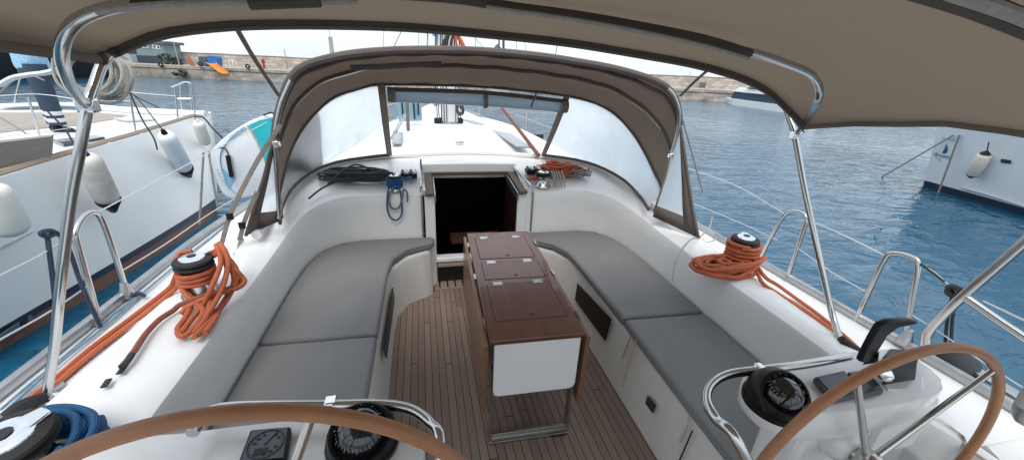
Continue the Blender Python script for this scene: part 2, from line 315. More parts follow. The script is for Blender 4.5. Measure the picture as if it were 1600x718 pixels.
# seats and coamings, one side each
def side(s):
    L=s<0; kx=1. if L else .965; dz=.02 if L else -.015
    # seat base: floor path / top path
    fl=[(.70,-1.4),(.70,1),(.70,2.45),(.685,2.68),(.60,2.86),(.47,2.93),(.40,2.98),(.39,3.14)]
    tp=[(.735,-1.4),(.735,1),(.735,2.5),(.71,2.70),(.62,2.86),(.50,2.95),(.42,2.99),(.40,3.14)]
    b=B(); rows=[[(s*x,y,0) for x,y in fl],[(s*(x+.004),y,.015) for x,y in fl],[(s*(x*.2+xx*.8),y*.2+yy*.8,.385) for (x,y),(xx,yy) in zip(fl,tp)],[(s*x,y,.41) for x,y in tp],[(s*(x+.02),y,.42) for x,y in tp],[(s*max(x+.3,1.32),y,.42) for x,y in tp]]
    P_('seat_base',b.grid(rows),GELS,ang=60)
    # coaming: inner path
    ip=[(1.50,-1.4),(1.50,.40),(1.44,.60),(1.315,.74),(1.315,1.2),(1.315,2.0),(1.31,2.45),(1.29,2.75),(1.22,2.98),(1.08,3.10),(.9,3.135),(.65,3.135),(.455,3.13)]
    zt=[.665,.67,.70,.755,.765,.77,.79,.82,.85,.87,.875,.87,.86]
    if not L: opR=[1.48,1.48,1.48,1.47,1.47,1.53,1.55]
    op=[(1.66,-1.4),(1.66,.40),(1.66,.60),(1.66,.74),(1.65,1.2),(1.62,2.0),(1.55,2.45),(1.50,2.85),(1.45,3.25),(1.33,3.62),(1.08,3.78),(.75,3.85),(.455,3.86)]
    zo=[.665,.67,.70,.75,.765,.775,.81,.87,.93,.97,.99,1.01,1.02]
    if not L: op=[(opR[i] if i<7 else x,y) for i,(x,y) in enumerate(op)]
    rows=[]
    def off(i,d):
        a=V(ip[max(i-1,0)]);c=V(ip[min(i+1,len(ip)-1)]);t=(c-a).normalized(); n=V((t.y,-t.x)); 
        q=V(ip[i])+n*d; return q
    N=len(ip)
    for dd,hz in ((0,None),(.006,-.12),(.012,-.032),(.021,-.010),(.042,0)):
        row=[]
        for i in range(N):
            q=off(i,dd); z=.40 if hz is None else zt[i]+dz*0+hz; row.append((s*q.x*kx,q.y,z))
        rows.append(row)
    for t in (.4,.7,.92,1):
        row=[]
        for i in range(N):
            q=off(i,.042); row.append((s*(q.x+(op[i][0]-q.x)*t)*kx,q.y+(op[i][1]-q.y)*t,zt[i]+(zo[i]-zt[i])*t+.008*math.sin(PI*t)))
        rows.append(row)
    rr=[smoothpts(r,k=4) for r in rows]
    P_('cockpit_coaming',b_grid(rr),GEL,ang=26)
    # outboard slope down to side deck, rail
    ys=[-1.4,.40,.60,.74,1.2,2.0,2.45,2.85,3.25,3.7,4.2]
    ox=[1.66,1.66,1.66,1.66,1.65,1.62,1.55,1.50,1.45,1.36,1.30]; oz=[.665,.67,.70,.75,.765,.775,.81,.87,.93,.97,.99]
    if not L: ox=[1.48,1.48,1.48,1.47,1.47,1.53,1.55]+ox[7:]
    rx=[1.90,1.95,1.95,1.95,1.955,1.955,1.95,1.94,1.90,1.83,1.74]; rz=[.64,.645,.655,.66,.66,.66,.665,.67,.68,.69,.705]
    rows=[]
    for x,y,z,X_,Zr in zip(ox,ys,oz,rx,rz):
        Zr+=dz
        rows.append([(s*x*kx,y,z),(s*(x+.05)*kx,y,z-.015),(s*(x+.10)*kx,y,Zr+.03),(s*(x+.13)*kx,y,Zr+.008),(s*X_*kx,y,Zr)])
    b=b_grid([smoothpts(list(r),k=4) for r in zip(*rows)])
    P_('side_deck',b,GELD,ang=60)
    ry=[(1.90*kx*s,-1.4,.66+dz),(1.95*kx*s,.3,.66+dz),(1.955*kx*s,2,.66+dz),(1.94*kx*s,2.85,.67+dz),(1.83*kx*s,3.7,.69+dz),(1.62*s,4.7,.73),(1.25*s,6.2,.82),(.75*s,8.2,.93),(.3*s,9.7,1.03),(.03*s,10.4,1.06)]
    b=B(); b.tube([(x,y,z+.022) for x,y,z in ry],.022,8,flat=.028); P_('toe_rail',b,ALU)
    # hull side
    rows=[[(x+.0*s,y,z+.01) for x,y,z in ry],[(x*1.0+.015*s,y,z-.05) for x,y,z in ry],[(x*.985,y,z-.6) for x,y,z in ry],[(x*.93,y*.985,WL) for x,y,z in ry],[(x*.8,y*.98,WL-.3) for x,y,z in ry]]
    P_('topsides',b_grid([smoothpts(r,k=3) for r in rows]),HULLW)
    return ry
def b_grid(rows,cl=False): return B().grid(rows,cl)
rl=side(-1); rr_=side(1)
# foredeck + cabin top
ST=[(3.86,1.42,1.30,.99,1.03),(4.3,1.70,1.22,.74,1.075),(5.0,1.50,1.10,.76,1.12),(5.8,1.33,1.0,.80,1.13),(6.6,1.13,.85,.85,1.11),(7.5,.92,.66,.89,1.05),(8.4,.69,.4,.94,1.02),(9.4,.39,.2,1.0,1.04),(10.4,.03,.01,1.06,1.07)]
rows=[]
for y,wr,wc,zr,zc in ST:
    h=[(wr,zr),(wc+.10,zr+.012),(wc+.04,zr+.03),(wc-.06,zc-.06),(wc-.16,zc-.03),(wc*.45,zc-.008)]
    if y<4: h=[(wr,zr),(wc+.04,zr),(wc,zr+.002),(wc-.1,zr+.006),(wc-.2,zr+.012),(wc*.45,zr+.03)]
    rows.append([(-x,y,z) for x,z in h]+[(0,y,zc)]+[(x,y,z) for x,z in h[::-1]])
cols=[smoothpts(list(c),k=3) for c in zip(*rows)]
P_('cabin_top',b_grid(cols),GELD,ang=50)
# centre piece between the coamings: hatch garage face
b=B(); b.grid([[(-.46,3.865,1.022),(0,3.865,1.035),(.46,3.865,1.022)],[(-.46,3.70,1.005),(0,3.70,1.015),(.46,3.70,1.005)],[(-.46,3.66,.995),(0,3.66,1.0),(.46,3.66,.995)],[(-.46,3.65,.90),(0,3.65,.905),(.46,3.65,.90)]])
P_('hatch_garage',b,GEL,smooth=False)
# companionway
def wallbox(n,c,d,m,**k): b=B(); b.box(c,d); return P_(n,b,m,smooth=False,**k)
wallbox('bulkhead_jamb',(-.395,3.135,.42),(.085,.03,.86),GEL,bevel=.006)
wallbox('bulkhead_jamb',(.405,3.135,.42),(.085,.03,.86),GEL,bevel=.006)
wallbox('hatch_side',(-.44,3.40,.875),(.035,.50,.05),GEL,bevel=.005)
wallbox('hatch_side',(.447,3.40,.875),(.035,.50,.05),GEL,bevel=.005)
wallbox('companionway_sill',(0,3.10,.285),(.72,.09,.045),GEL,bevel=.012)
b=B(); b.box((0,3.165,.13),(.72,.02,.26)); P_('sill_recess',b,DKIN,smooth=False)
wallbox('sill_tread',(-.0,3.055,.24),(.70,.02,.03),TEAKR,bevel=.004)
for s in(-1,1):
    x=.395*s+(.0 if s<0 else .01)
    b=B(); b.hexa([(x-.033,3.08,.868),(x+.033,3.08,.868),(x+.033,3.62,.905),(x-.033,3.62,.905)],[(x-.033,3.08,.892),(x+.033,3.08,.892),(x+.033,3.62,.929),(x-.033,3.62,.929)])
    P_('teak_hatch_rail',b,TEAK,smooth=False,bevel=.005)
    b=B(); b.hexa([(x-.045*s-.006,3.10,.80),(x-.045*s+.006,3.10,.80),(x-.045*s+.006,3.62,.84),(x-.045*s-.006,3.62,.84)],[(x-.045*s-.006,3.10,.87),(x-.045*s+.006,3.10,.87),(x-.045*s+.006,3.62,.907),(x-.045*s-.006,3.62,.907)])
    P_('hatch_runner',b,ALU,smooth=False)
wallbox('teak_hatch_lip',(0,3.625,.915),(.76,.03,.028),TEAK,bevel=.004)
wallbox('sliding_hatch_edge',(0,3.645,.885),(.70,.01,.03),ALU)
b=B() # interior box, open towards the cockpit
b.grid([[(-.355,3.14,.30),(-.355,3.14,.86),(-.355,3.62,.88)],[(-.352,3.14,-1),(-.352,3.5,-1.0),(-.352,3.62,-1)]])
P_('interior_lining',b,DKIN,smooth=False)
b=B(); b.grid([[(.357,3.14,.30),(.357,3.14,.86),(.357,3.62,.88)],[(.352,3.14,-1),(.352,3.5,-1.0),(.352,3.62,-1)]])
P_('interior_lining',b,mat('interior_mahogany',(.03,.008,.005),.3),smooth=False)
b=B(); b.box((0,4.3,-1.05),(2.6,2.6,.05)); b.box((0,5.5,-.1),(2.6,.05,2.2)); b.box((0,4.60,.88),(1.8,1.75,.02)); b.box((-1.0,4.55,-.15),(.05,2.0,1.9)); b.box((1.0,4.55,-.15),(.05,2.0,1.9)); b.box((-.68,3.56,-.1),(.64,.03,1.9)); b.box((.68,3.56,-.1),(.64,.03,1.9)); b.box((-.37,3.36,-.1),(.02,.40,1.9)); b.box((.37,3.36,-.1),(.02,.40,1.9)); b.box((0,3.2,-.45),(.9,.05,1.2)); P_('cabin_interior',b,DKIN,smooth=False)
for y_,z_ in((3.42,.30),(3.50,.02)):
    b=B(); b.tube([(.02,y_,z_),(.22,y_+.02,z_)],.010,6,sm=False); P_('companion_step_edge',b,ALU); b=B(); b.box((.05,y_+.12,z_-.02),(.5,.22,.025)); P_('companion_step',b,mat('step_wood',(.10,.045,.025),.4),smooth=False)
# grab rails at the companionway
b=B(); b.tube([(.50,3.13,.50),(.50,3.125,.82),(.495,3.13,.885),(.48,3.2,.925),(.45,3.55,.955),(.44,3.6,.93)],.010,8); P_('grab_rail',b,STEEL)
b=B(); b.tube([(-.46,3.12,.50),(-.46,3.115,.82),(-.46,3.13,.90),(-.46,3.2,.945),(-.46,3.5,.96),(-.46,3.55,.93)],.010,8); P_('grab_rail',b,STEEL)
b=B(); b.tube([(-.455,3.60,.9),(-.455,3.6,1.06)],.008,6,sm=False); P_('hatch_stop_post',b,BLACK)
# vent grilles and small plates on seat fronts
def platex(name,px,X0,m,th=.006,par=None):
    pts=[X(x,y,X0) for x,y in px]; b=B(); b.prism(pts,(-th if X0>0 else th,0,0)); return obj(name,b,m,par or yacht,smooth=False,bevel=.002)
platex('locker_recess',[(903,442),(956,498),(946,532),(899,468)],.705,BLACK)
platex('locker_recess',[(613,449),(616,466),(603,560),(599,548)],-.70,BLACK)
platex('socket_plate',[(1013,617),(1026,633),(1021,645),(1009,629)],.700,mat('bronze_plate',(.05,.04,.03),.5))
b=B()
b.tube([X(986,525,.712),X(978,545,.71),X(972,560,.709)],.007,5,flat=.002); P_('water_stain',b,mat('stain',(.40,.34,.24),.6)) 
b=B()
for a in ([(994,530),(985,560),(976,590),(974,604)],[(1078,640),(1074,665),(1062,690)]): b.tube([X(x,y,.71+.0) for x,y in a],.0045,5)
P_('water_stain',b,mat('stain_pale',(.48,.43,.34),.6))
b=B(); b.tube([X(1082,672,.708),X(1062,718,.703)],.004,5,sm=False); P_('locker_gap',b,INK)
b=B()
for q in (((198,567),(186,583)),((170,592),(162,604))): 
    A,C_=Z(*q[0],.79),Z(*q[1],.79); b.tube([A,(A+C_)/2,C_],.011,8,flat=.004)
P_('deck_scupper',b,INK)
b=B(); A=Z(*(174,589),.788); C_=Z(*(160,608),.788)
# sprayhood base lip
bl=[(1.44,2.42,.86),(1.46,2.75,.88),(1.44,3.15,.935),(1.36,3.5,.975),(1.2,3.74,.995),(.95,3.85,1.01),(.6,3.9,1.03),(0,3.93,1.05)]
pth=[(-x,y,z) for x,y,z in bl]+[(x*.97,y,z) for x,y,z in bl[::-1][1:]]
b=B(); b.tube([(x,y,z) for x,y,z in pth],.03,8,flat=.028); P_('spray_coaming_lip',b,GEL)
# hatches on the coachroof
def hatch(px,z,name='deck_hatch'):
    pts=[Z(x,y,z) for x,y in px]; b=B(); b.prism(pts,(0,0,.02)); return P_(name,b,mat('hatch_acrylic',(.30,.32,.34),.25),smooth=False,bevel=.006)
hatch([(768,205),(800,211),(830,232),(808,231)],1.10); hatch([(614,198),(634,198),(627,226),(613,226)],1.08)
hatch([(722,188),(740,190),(757,196),(742,195)],1.12)
b=B(); b.box(Z(718,222,1.10),(.09,.04,.02)); P_('deck_fitting',b,ALU,bevel=.004)
b=B(); b.prism([Y(x,y,5.35) for x,y in((620,156),(658,157),(660,189),(623,190))],(0,.03,0)); o=P_('open_hatch_lid',b,mat('tinted_acrylic',(.20,.36,.44),.15,coat=.4),smooth=False,bevel=.008)
b=B()
for a,c in(((628,160),(630,186)),((646,160),(648,186)),((653,160),(654,180))): b.cyl(Y(*a,5.32),Y(*c,5.32),.012,6)
P_('hatch_strut',b,RUB,parent=o)
# ------------------------------------------------------------------ rig
mast=thing('mast',(-.05,5.6,1.1),'white mast stepped on the foredeck seen through the sprayhood opening','mast')
b=B(); b.tube([(-.05,5.6,1.12),(-.05,5.6,9)],.085,16,sm=False,flat=.12); obj('mast_tube',b,mat('white_spar',(.72,.73,.74),.3,.1),mast)
b=B(); b.lathe([(.13,0),(.13,.02),(.1,.04)],(-.05,5.6,1.115)); obj('mast_collar',b,ALU,mast)
b=B()
for i,(px,t) in enumerate(((683,172),(686,176),(690,170),(694,168),(698,172),(712,170),(716,174),(719,170))):
    p=Y(px,t,5.45); b.tube([(p.x,p.y,1.16),(p.x+rng.uniform(-.01,.01),p.y,2.0),(p.x*.6-.02,5.5,3.2)],.007,5)
obj('halyard',b,BLK,mast)
for px in (682,688,695,701,716,720):
    b=B(); p=Z(px,191,1.14); b.lathe([(.03,-.03),(.045,-.015),(.045,.015),(.03,.03)],(p.x,p.y,1.16),ax=(1,.2,0),seg=12); b.box((p.x,p.y,1.15),(.05,.05,.06)); obj('mast_base_block',b,BLACK,mast,bevel=.004)
b=B(); b.tube([Y(718,160,5.4),Y(722,166,5.35),Y(723,176,5.35),Y(717,178,5.35),Y(714,168,5.4)],.022,7,closed=True); obj('coiled_halyard_tail',b,BLK,mast)
b=B(); b.tube([Y(711,42,5.4),Y(715,55,5.4),Y(722,68,5.4),Y(727,80,5.4)],.028,7); b.tube([Y(713,44,5.35),Y(712,60,5.35),Y(716,80,5.35)],.016,6); obj('red_halyard',b,ORA,mast)
b=B()
for a,c in (((708,40),(692,78)),((705,45),(697,80)),((703,52),(690,74)),((712,44),(704,80))): b.tube([Y(*a,5.4),Y((a[0]+c[0])/2-2,(a[1]+c[1])/2,5.4),Y(*c,5.4)],.018,6)
obj('halyard_bundle',b,BLK,mast)
def line(name,pts,r,m,label,cat,group=None,seg=6,sm=True):
    b=B(); b.tube(pts,r,seg,sm=sm); return tag(obj(name,b,m),label,cat,group)
b=B(); b.cyl(Y(770,150,4.6),Z(842,243,1.05),.014,8,r1=.022); tag(obj('mainsheet_rope',b,mat('red_brown_rope',(.22,.085,.065),.7,c2=(.13,.05,.04),ns=60)),'red brown mainsheet running down to the coachroof beside the window strip','rope')
b=B(); b.cyl(Y(635,135,4.2),Y(638,204,4.3),.018,8); tag(obj('rope_strut',b,STRAP),'grey brown strap hanging behind the left end of the rolled window','strap')
b=B(); b.cyl(Y(635,178,4.5),Y(612,218,4.2),.011,6); b.cyl(Y(631,178,4.5),Y(609,218,4.2),.006,6); tag(obj('vang_tube',b,STEEL),'slanting steel tube beside the left window strip','tube')
# shrouds / backstays in the sky gap
sh=[((636,30),(612,80),4.8,.006,STEEL),((727,42),(762,82),6.,.006,STEEL),((668,30),(668,80),9.3,.02,ALU),((872,60),(867,92),40,.06,ALU),((818,50),(823,90),60,.05,ALU),((601,30),(598,82),60,.05,ALU),((806,50),(808,90),60,.04,ALU),((742,45),(744,90),58,.05,ALU),((655,35),(653,85),62,.05,ALU)]
lab=['thin wire stay crossing the sky left of the mast','thin wire stay crossing the sky right of the mast','grey stay standing in the sky just left of the blue flag','pale thin pole beyond the sprayhood with a small base','slender far mast, one of two right of the dark masts','slender far mast at the left end of the gap above the sprayhood','slender far mast nearest the dark masts','slender far mast between our mast and the dark pair','slender far mast just left of the grey stay']
for (a,c,yy,r,mm),l in zip(sh,lab):
    A,C_=Y(*a,yy),Y(*c,yy)
    if yy>20: C_=C_+(C_-A).normalized()*((C_.z-WL)/max(.01,abs((C_-A).normalized().z))); A=A+(A-C_).normalized()*8
    else: A=A+(A-C_)*2; 
    b=B(); b.cyl(A,C_,r,6); tag(obj('far_mast' if yy>20 else 'rigging_wire',b,mm),l,'mast' if yy>20 else 'rigging')
A=Y(684,25,9.3);C_=Y(684,80,9.3)
fs=thing('furled_headsail',(C_.x,C_.y,1.05),'furled headsail with a blue strip on its forestay','sail')
b=B(); b.cyl((C_.x,C_.y,1.05),(A.x,A.y,5),.05,8); obj('furled_sail',b,mat('sail_cloth',(.55,.60,.66),.8),fs)
b=B(); p=Y(680,46,9.2); b.box((p.x,p.y,p.z),(.12,.02,.26)); obj('blue_flag',b,mat('blue_cloth',(.05,.25,.55),.8),fs)
dm=thing('distant_mast_pair',Y(785,110,55)*1.0,'pair of dark masts with a bundled sail rising beyond the sprayhood','mast')
ROOT[dm.name]=Y(785,110,55)
b=B()
for px,r in((780,.10),(787,.16)): A=Y(px,30,55);C_=Y(px-.5,112,55); b.cyl(C_,A+(A-C_)*.6,r,8)
obj('mast_pole',b,mat('dark_spar',(.05,.06,.07),.5),dm)
b=B(); b.tube([Y(772,84,55),Y(776,76,55),Y(780,72,55)],.35,7); obj('bundled_sail',b,mat('dark_sail_cover',(.09,.13,.16),.8),dm)
# ------------------------------------------------------------------ cushions
def cushion(pts,label,z0=.425,th=.07):
    b=B(); b.prism([(p[0],p[1],z0) for p in pts],(0,0,th)); o=obj('seat_cushion',b,CUSH,bevel=.022,seg=4,ang=75)
    b=B(); b.tube([(p[0],p[1],z0+th-.02) for p in pts],.0035,5,closed=True,sm=False); obj('piping',b,mat('piping',(.15,.152,.158),.8),o)
    return tag(o,label,'cushion',group='grey cockpit seat cushions')
zc=.495
q=lambda px: [Z(x,y,zc) for x,y in px]
cushion([(-1.305,1.845),(-.72,1.83),(-.715,2.55),(-.69,2.74),(-.60,2.89),(-.50,2.95),(-.385,3.0),(-.365,3.07),(-.39,3.115),(-.95,3.115),(-1.12,3.07),(-1.23,2.95),(-1.285,2.72),(-1.305,2.4)],'grey port seat cushion with a curved end reaching the companionway')
cushion([(-1.305,1.828),(-.72,1.813),(-.73,.25),(-1.305,.25)],'grey port seat cushion nearest the left wheel')
cushion([(1.255,1.73),(.715,1.75),(.71,2.50),(.70,2.68),(.63,2.84),(.52,2.93),(.41,2.99),(.385,3.06),(.42,3.11),(.95,3.11),(1.10,3.06),(1.19,2.94),(1.25,2.70),(1.262,2.4)],'grey starboard seat cushion with a curved end reaching the companionway')
cushion([(1.255,1.712),(.715,1.732),(.70,1.1),(.70,.62),(.76,.56),(.9,.55),(1.245,.55)],'grey starboard seat cushion running under the right helm guard rail')
# ------------------------------------------------------------------ cockpit table
ty,tx=1.41,.065
TB=thing('cockpit_table',(tx,2.03,0),'folding mahogany cockpit table with white end panel standing on the teak sole','table')
rot=Matrix.Rotation(-.028,3,'Z')
def T(x,y,z): v=rot@V((x,y-2.03,0)); return (v.x+.083,v.y+2.03,z)
def tp(b,x0,x1,y0,y1,z0,z1): b.hexa([T(x0,y0,z0),T(x1,y0,z0),T(x1,y1,z0),T(x0,y1,z0)],[T(x0,y0,z1),T(x1,y0,z1),T(x1,y1,z1),T(x0,y1,z1)])
b=B(); tp(b,-.235,.235,1.40,2.67,.672,.70); top=obj('tabletop',b,MAH,TB,smooth=False,bevel=.006,org=T(0,1.4,.672))
b=B()
def frame_line(x0,x1,y0,y1):
    for a in((x0-.003,x1+.003,y0-.003,y0+.001),(x0-.003,x1+.003,y1-.001,y1+.003),(x0-.003,x0+.001,y0,y1),(x1-.001,x1+.003,y0,y1)): tp(b,*a,.699,.7008)
LID=[(1.545,1.90),(1.955,2.17),(2.225,2.56)]
for y0,y1 in LID: frame_line(-.185,.185,y0,y1)
obj('lid_groove',b,GROOVE,top,smooth=False)
for k,(y0,y1) in enumerate(LID):
    b=B(); tp(b,-.182,.182,y0+.003,y1-.003,.698,.7022); l=obj('locker_lid',b,MAH,TB,smooth=False,bevel=.001,org=T(0,y0+.37*k,.69))
    b=B(); b.lathe([(.012,0),(.012,.0012)],T(.005,y0+.035,.7022),seg=16); obj('finger_hole',b,INK,l)
    for x in(-.12,.12):
        b=B(); tp(b,x-.028,x+.028,y1-.017,y1+.022,.7024,.7045)
        for sx in(-.018,0,.018):
            for yy in(y1-.008,y1+.013): b.lathe([(.0035,0),(.0025,.0012)],T(x+sx,yy,.7045),seg=8)
        obj('hinge',b,STEEL,l,bevel=.001)
b=B(); tp(b,-.205,.205,1.43,2.63,.36,.671); obj('table_box',b,GEL,TB,smooth=False,bevel=.01)
b=B()
pr=[(-.212,.671),(-.212,.385),(-.205,.365),(-.185,.355),(.185,.355),(.205,.365),(.212,.385),(.212,.671)]
b.hexa([T(x,1.405,z) for x,z in pr],[T(x,1.428,z) for x,z in pr]); obj('end_panel',b,mat('white_laminate',(.80,.81,.82),.3),TB,smooth=False,bevel=.002)
for s,mm,zb in((-1,MAHL,.235),(1,MAHL,.235)):
    b=B(); b.hexa([T(s*.240,1.40,.675),T(s*.262,1.40,.675),T(s*.262,2.66,.675),T(s*.240,2.66,.675)],[T(s*.245,1.43,zb),T(s*.267,1.43,zb),T(s*.267,2.63,zb),T(s*.245,2.63,zb)])
    o=obj('table_leaf',b,mm,TB,smooth=False,bevel=.004)
    for y in(1.55,2.0,2.45):
        b=B(); tp(b,s*.243-.006,s*.243+.006,y-.03,y+.03,.672,.704); obj('hinge',b,STEEL,o,smooth=False)
for y in(1.45,2.60):
    for s in(-1,1):
        b=B(); b.hexa([T(s*.215-.006,y-.028,.01),T(s*.215+.006,y-.028,.01),T(s*.215+.006,y+.028,.01),T(s*.215-.006,y+.028,.01)],[T(s*.205-.006,y-.028,.5),T(s*.205+.006,y-.028,.5),T(s*.205+.006,y+.028,.5),T(s*.205-.006,y+.028,.5)])
        obj('leg',b,STEEL,TB,smooth=False,bevel=.003)
    b=B(); tp(b,-.222,.222,y-.032,y+.032,.0,.02); tp(b,-.222,.222,y-.004,y+.004,.02,.045); o=obj('foot_bar',b,STEEL,TB,smooth=False,bevel=.004)
    b=B(); tp(b,.12,.2,y-.036,y+.036,.001,.012); obj('rubber_pad',b,RUB,o,smooth=False)
# ------------------------------------------------------------------ helm consoles
def console(px,z,label,zb=.40,h=.10):
    pts=[Z(x,y,z) if isinstance(x,(int,)) or True else None for x,y in px]
    return pts
# right console (outline in plan)
def helm(s,plan,zt,label,name='helm_console'):
    b=B(); n=len(plan); c=V((sum(p[0] for p in plan)/n,sum(p[1] for p in plan)/n))
    rows=[]
    for k,(sc_,z) in enumerate(((.90,zt-.13),(.975,zt-.10),(1.0,zt-.05),(1.0,zt-.018),(.975,zt-.003),(.92,zt))):
        rows.append([(c.x+(p[0]-c.x)*sc_,c.y+(p[1]-c.y)*sc_,z) for p in plan])
    rows=[smoothpts(r,True,3) for r in rows]
    b.grid(rows,True); b.f(*b.bm.verts[-len(rows[0]):]); b.f(*b.bm.verts[:len(rows[0])][::-1])
    return b
RC=thing('helm_console',(.85,.75,0),'white starboard helm console carrying compass, covered displays and throttle','helm console')
b=helm(1,[(.56,.70),(.62,.64),(.72,.615),(.90,.60),(1.12,.61),(1.26,.66),(1.28,.80),(1.12,.83),(.92,.82),(.78,.815),(.66,.83),(.57,.79)],.95,'')
b.bm.verts.ensure_lookup_table(); obj('console_top',b,GEL,RC,ang=50)
b=B(); b.hexa([(.74,.66,0),(1.02,.66,0),(1.02,.80,0),(.74,.80,0)],[(.72,.65,.86),(1.06,.65,.86),(1.06,.80,.86),(.72,.80,.86)]); obj('pedestal',b,GEL,RC,smooth=False,bevel=.03,seg=3)
b=B(); b.box((1.17,.725,.755),(.22,.17,.24)); obj('coaming_bridge',b,GEL,RC,smooth=False,bevel=.02)
b=B(); b.lathe([(.070,0),(.070,.03),(.060,.06),(.04,.075)],(.868,.66,.777),ax=(0,-1,0),seg=28); obj('hub_housing',b,GEL,RC)
LC=thing('helm_console',(-.85,.75,0),'white port helm console carrying compass and a wind instrument','helm console')
b=helm(-1,[(-.46,.72),(-.50,.62),(-.62,.57),(-.85,.55),(-1.15,.58),(-1.32,.7),(-1.30,.88),(-1.08,.88),(-.86,.875),(-.70,.865),(-.58,.84),(-.50,.79)],.95,'')
b.bm.verts.ensure_lookup_table(); obj('console_top',b,GEL,LC,ang=50)
b=B(); b.hexa([(-.74,.66,0),(-1.02,.66,0),(-1.02,.80,0),(-.74,.80,0)],[(-.72,.65,.86),(-1.06,.65,.86),(-1.06,.80,.86),(-.72,.80,.86)]); obj('pedestal',b,GEL,LC,smooth=False,bevel=.03,seg=3)
b=B(); b.box((-1.2,.73,.755),(.22,.17,.24)); obj('coaming_bridge',b,GEL,LC,smooth=False,bevel=.02)
# guard rails of the consoles
def guard(px,z,label,down,clampx):
    pts=[Z(x,y,z) for x,y in px]; pts+=down
    root=thing('guard_rail',pts[len(pts)//2],label,'guard rail')
    b=B(); b.tube(pts,.0145,12,k=6); obj('rail_tube',b,STEEL,root)
    p=Z(*clampx,z); b=B(); b.box((p.x,p.y,p.z-.003),(.028,.034,.038)); obj('clamp',b,CHROME,root,smooth=False,bevel=.005)
    p=pts[-3]; b=B(); b.cyl((p.x,p.y,p.z),(p.x,p.y-.0,0.02),.013,10); obj('support_leg',b,STEEL,root)
    return root
p=Z(1140,662,1.0)
guard([(1325,556),(1290,563),(1240,571),(1190,577),(1140,584),(1112,600),(1104,625),(1120,655),(1150,685)],1.0,'bent steel guard rail in front of the right compass',[V((.38,.50,.85)),V((.42,.47,.5)),V((.43,.47,.05))],(1187,577))
guard([(300,676),(318,650),(345,637),(420,633),(516,632),(590,631),(640,638),(672,660),(688,690)],1.0,'bent steel guard rail in front of the left compass',[V((-.43,.60,.85)),V((-.44,.58,.5)),V((-.44,.58,.05))],(517,630))
# compasses
CPR=mat('card_print',(.22,.21,.20),.5)
def compass(c,label,tilt,hood=.05):
    c=V(c); root=thing('binnacle_compass',c,label,'compass')
    b=B(); b.lathe([(.088,0),(.090,.018),(.078,.026)],c,seg=40); o=obj('base_ring',b,BLACK,root)
    ax=V((0,-.35,1)).normalized()
    b=B(); b.lathe([(.080,.0),(.082,.03),(.074,.045),(.066,.042),(.062,.03)],c+V((0,0,.018)),ax=ax,seg=40); obj('bezel',b,BLACK,root)
    b=B(); pr=[(.060*math.cos(a),.055*math.sin(a)) for a in [i*PI/2/8 for i in range(9)]]; b.lathe(pr,c+V((0,-.006,.048)),ax=ax,seg=32); dome=obj('dome',b,mat('compass_dome',(.01,.012,.016),.04,coat=.6),root)
    # hood over the forward half
    q=ax.to_track_quat('Z','Y').to_matrix(); rows=[]
    back=V((.12,.80,-.62)).normalized() if hood>.06 else V((0,.62,-.78)).normalized(); qb_=back.to_track_quat('Z','Y').to_matrix(); lim=118 if hood>.06 else 108
    for k in range(15):
        e=R(lim*k/14); row=[]
        for j in range(33):
            a=2*PI*j/32; v=qb_@V((math.sin(e)*math.cos(a),math.sin(e)*math.sin(a),math.cos(e)))*.082
            v.z=max(v.z*(1.0 if hood>.06 else .85)+.03,.004); row.append(c+v)
        rows.append(row)
    b=B(); b.grid(rows); obj('hood',b,BLACK,root,solid=.006)
    # card ticks and figures
    b=B(); ctr=c+V((0,0,.020))+ax*.05
    for k in range(36):
        a=2*PI*k/36; r0=.052; r1=.055 if k%3 else .0585
        d=q@V((math.cos(a),math.sin(a),0)); n=q@V((-math.sin(a),math.cos(a),0))
        z1=ax*.014
        b.prism([ctr+d*r0+n*.0008+z1*1.6,ctr+d*r1+n*.0008+z1,ctr+d*r1-n*.0008+z1,ctr+d*r0-n*.0008+z1*1.6],ax*.001)
    obj('card_ticks',b,CPR,dome,smooth=False)
    for k,tx_ in enumerate(('N','3','6','E','12','15','S','21','24','W','30','33')):
        a=PI/2-2*PI*k/12; d=V((math.cos(a)*.040,math.sin(a)*.040,.046+.012))
        mw=Matrix.Translation(c+V((0,-.006,.048)))@q.to_4x4()@Matrix.Translation((math.cos(a)*.040,math.sin(a)*.040,.044))@Matrix.Rotation(a-PI/2,4,'Z')@Matrix.Rotation(R(-32),4,'X')
        text('card_figure',tx_,.012,mat('card_print',(.35,.35,.34),.5) if 0 else CPR,dome,mw)
    return root
cr=Z(1210,628,.955); compass((cr.x,cr.y,.948),'hooded black compass on the right helm console',0,.075)
cl=Z(568,690,.955); compass((cl.x,cl.y,.948),'hooded black compass half hidden by the left wheel rim',0)
# instruments
def inst(px,z,label,cov):
    P=[Z(x,y,z) for x,y in px]; c=sum(P,V())/4; root=thing('wind_instrument' if not cov else 'instrument_display',c,label,'instrument')
    b=B(); b.prism(P,(0,0,.022)); obj('case',b,BLACK if not cov else mat('cover_plastic',(.06,.07,.08),.4,c2=(.04,.048,.055),ns=30),root,smooth=False,bevel=.006,seg=3)
    S=[c+(p-c)*.86+V((0,0,.023)) for p in P]
    b=B(); b.prism(S,(0,0,.0015)); f=obj('face',b,LCD if not cov else LCDD,root,smooth=False)
    u=((P[1]-P[0])).normalized(); n=V((0,0,1)); v=n.cross(u)
    return root,f,c+V((0,0,.0255)),u,v
r_,f,c,u,v=inst([(373,735),(450,728),(457,674),(394,679)],.952,'square wind instrument with a dark needle on the left console',False)
mw=Matrix(((u.x,v.x,0,c.x),(u.y,v.y,0,c.y),(0,0,1,c.z),(0,0,0,1)))
b=B(); rr0=.040
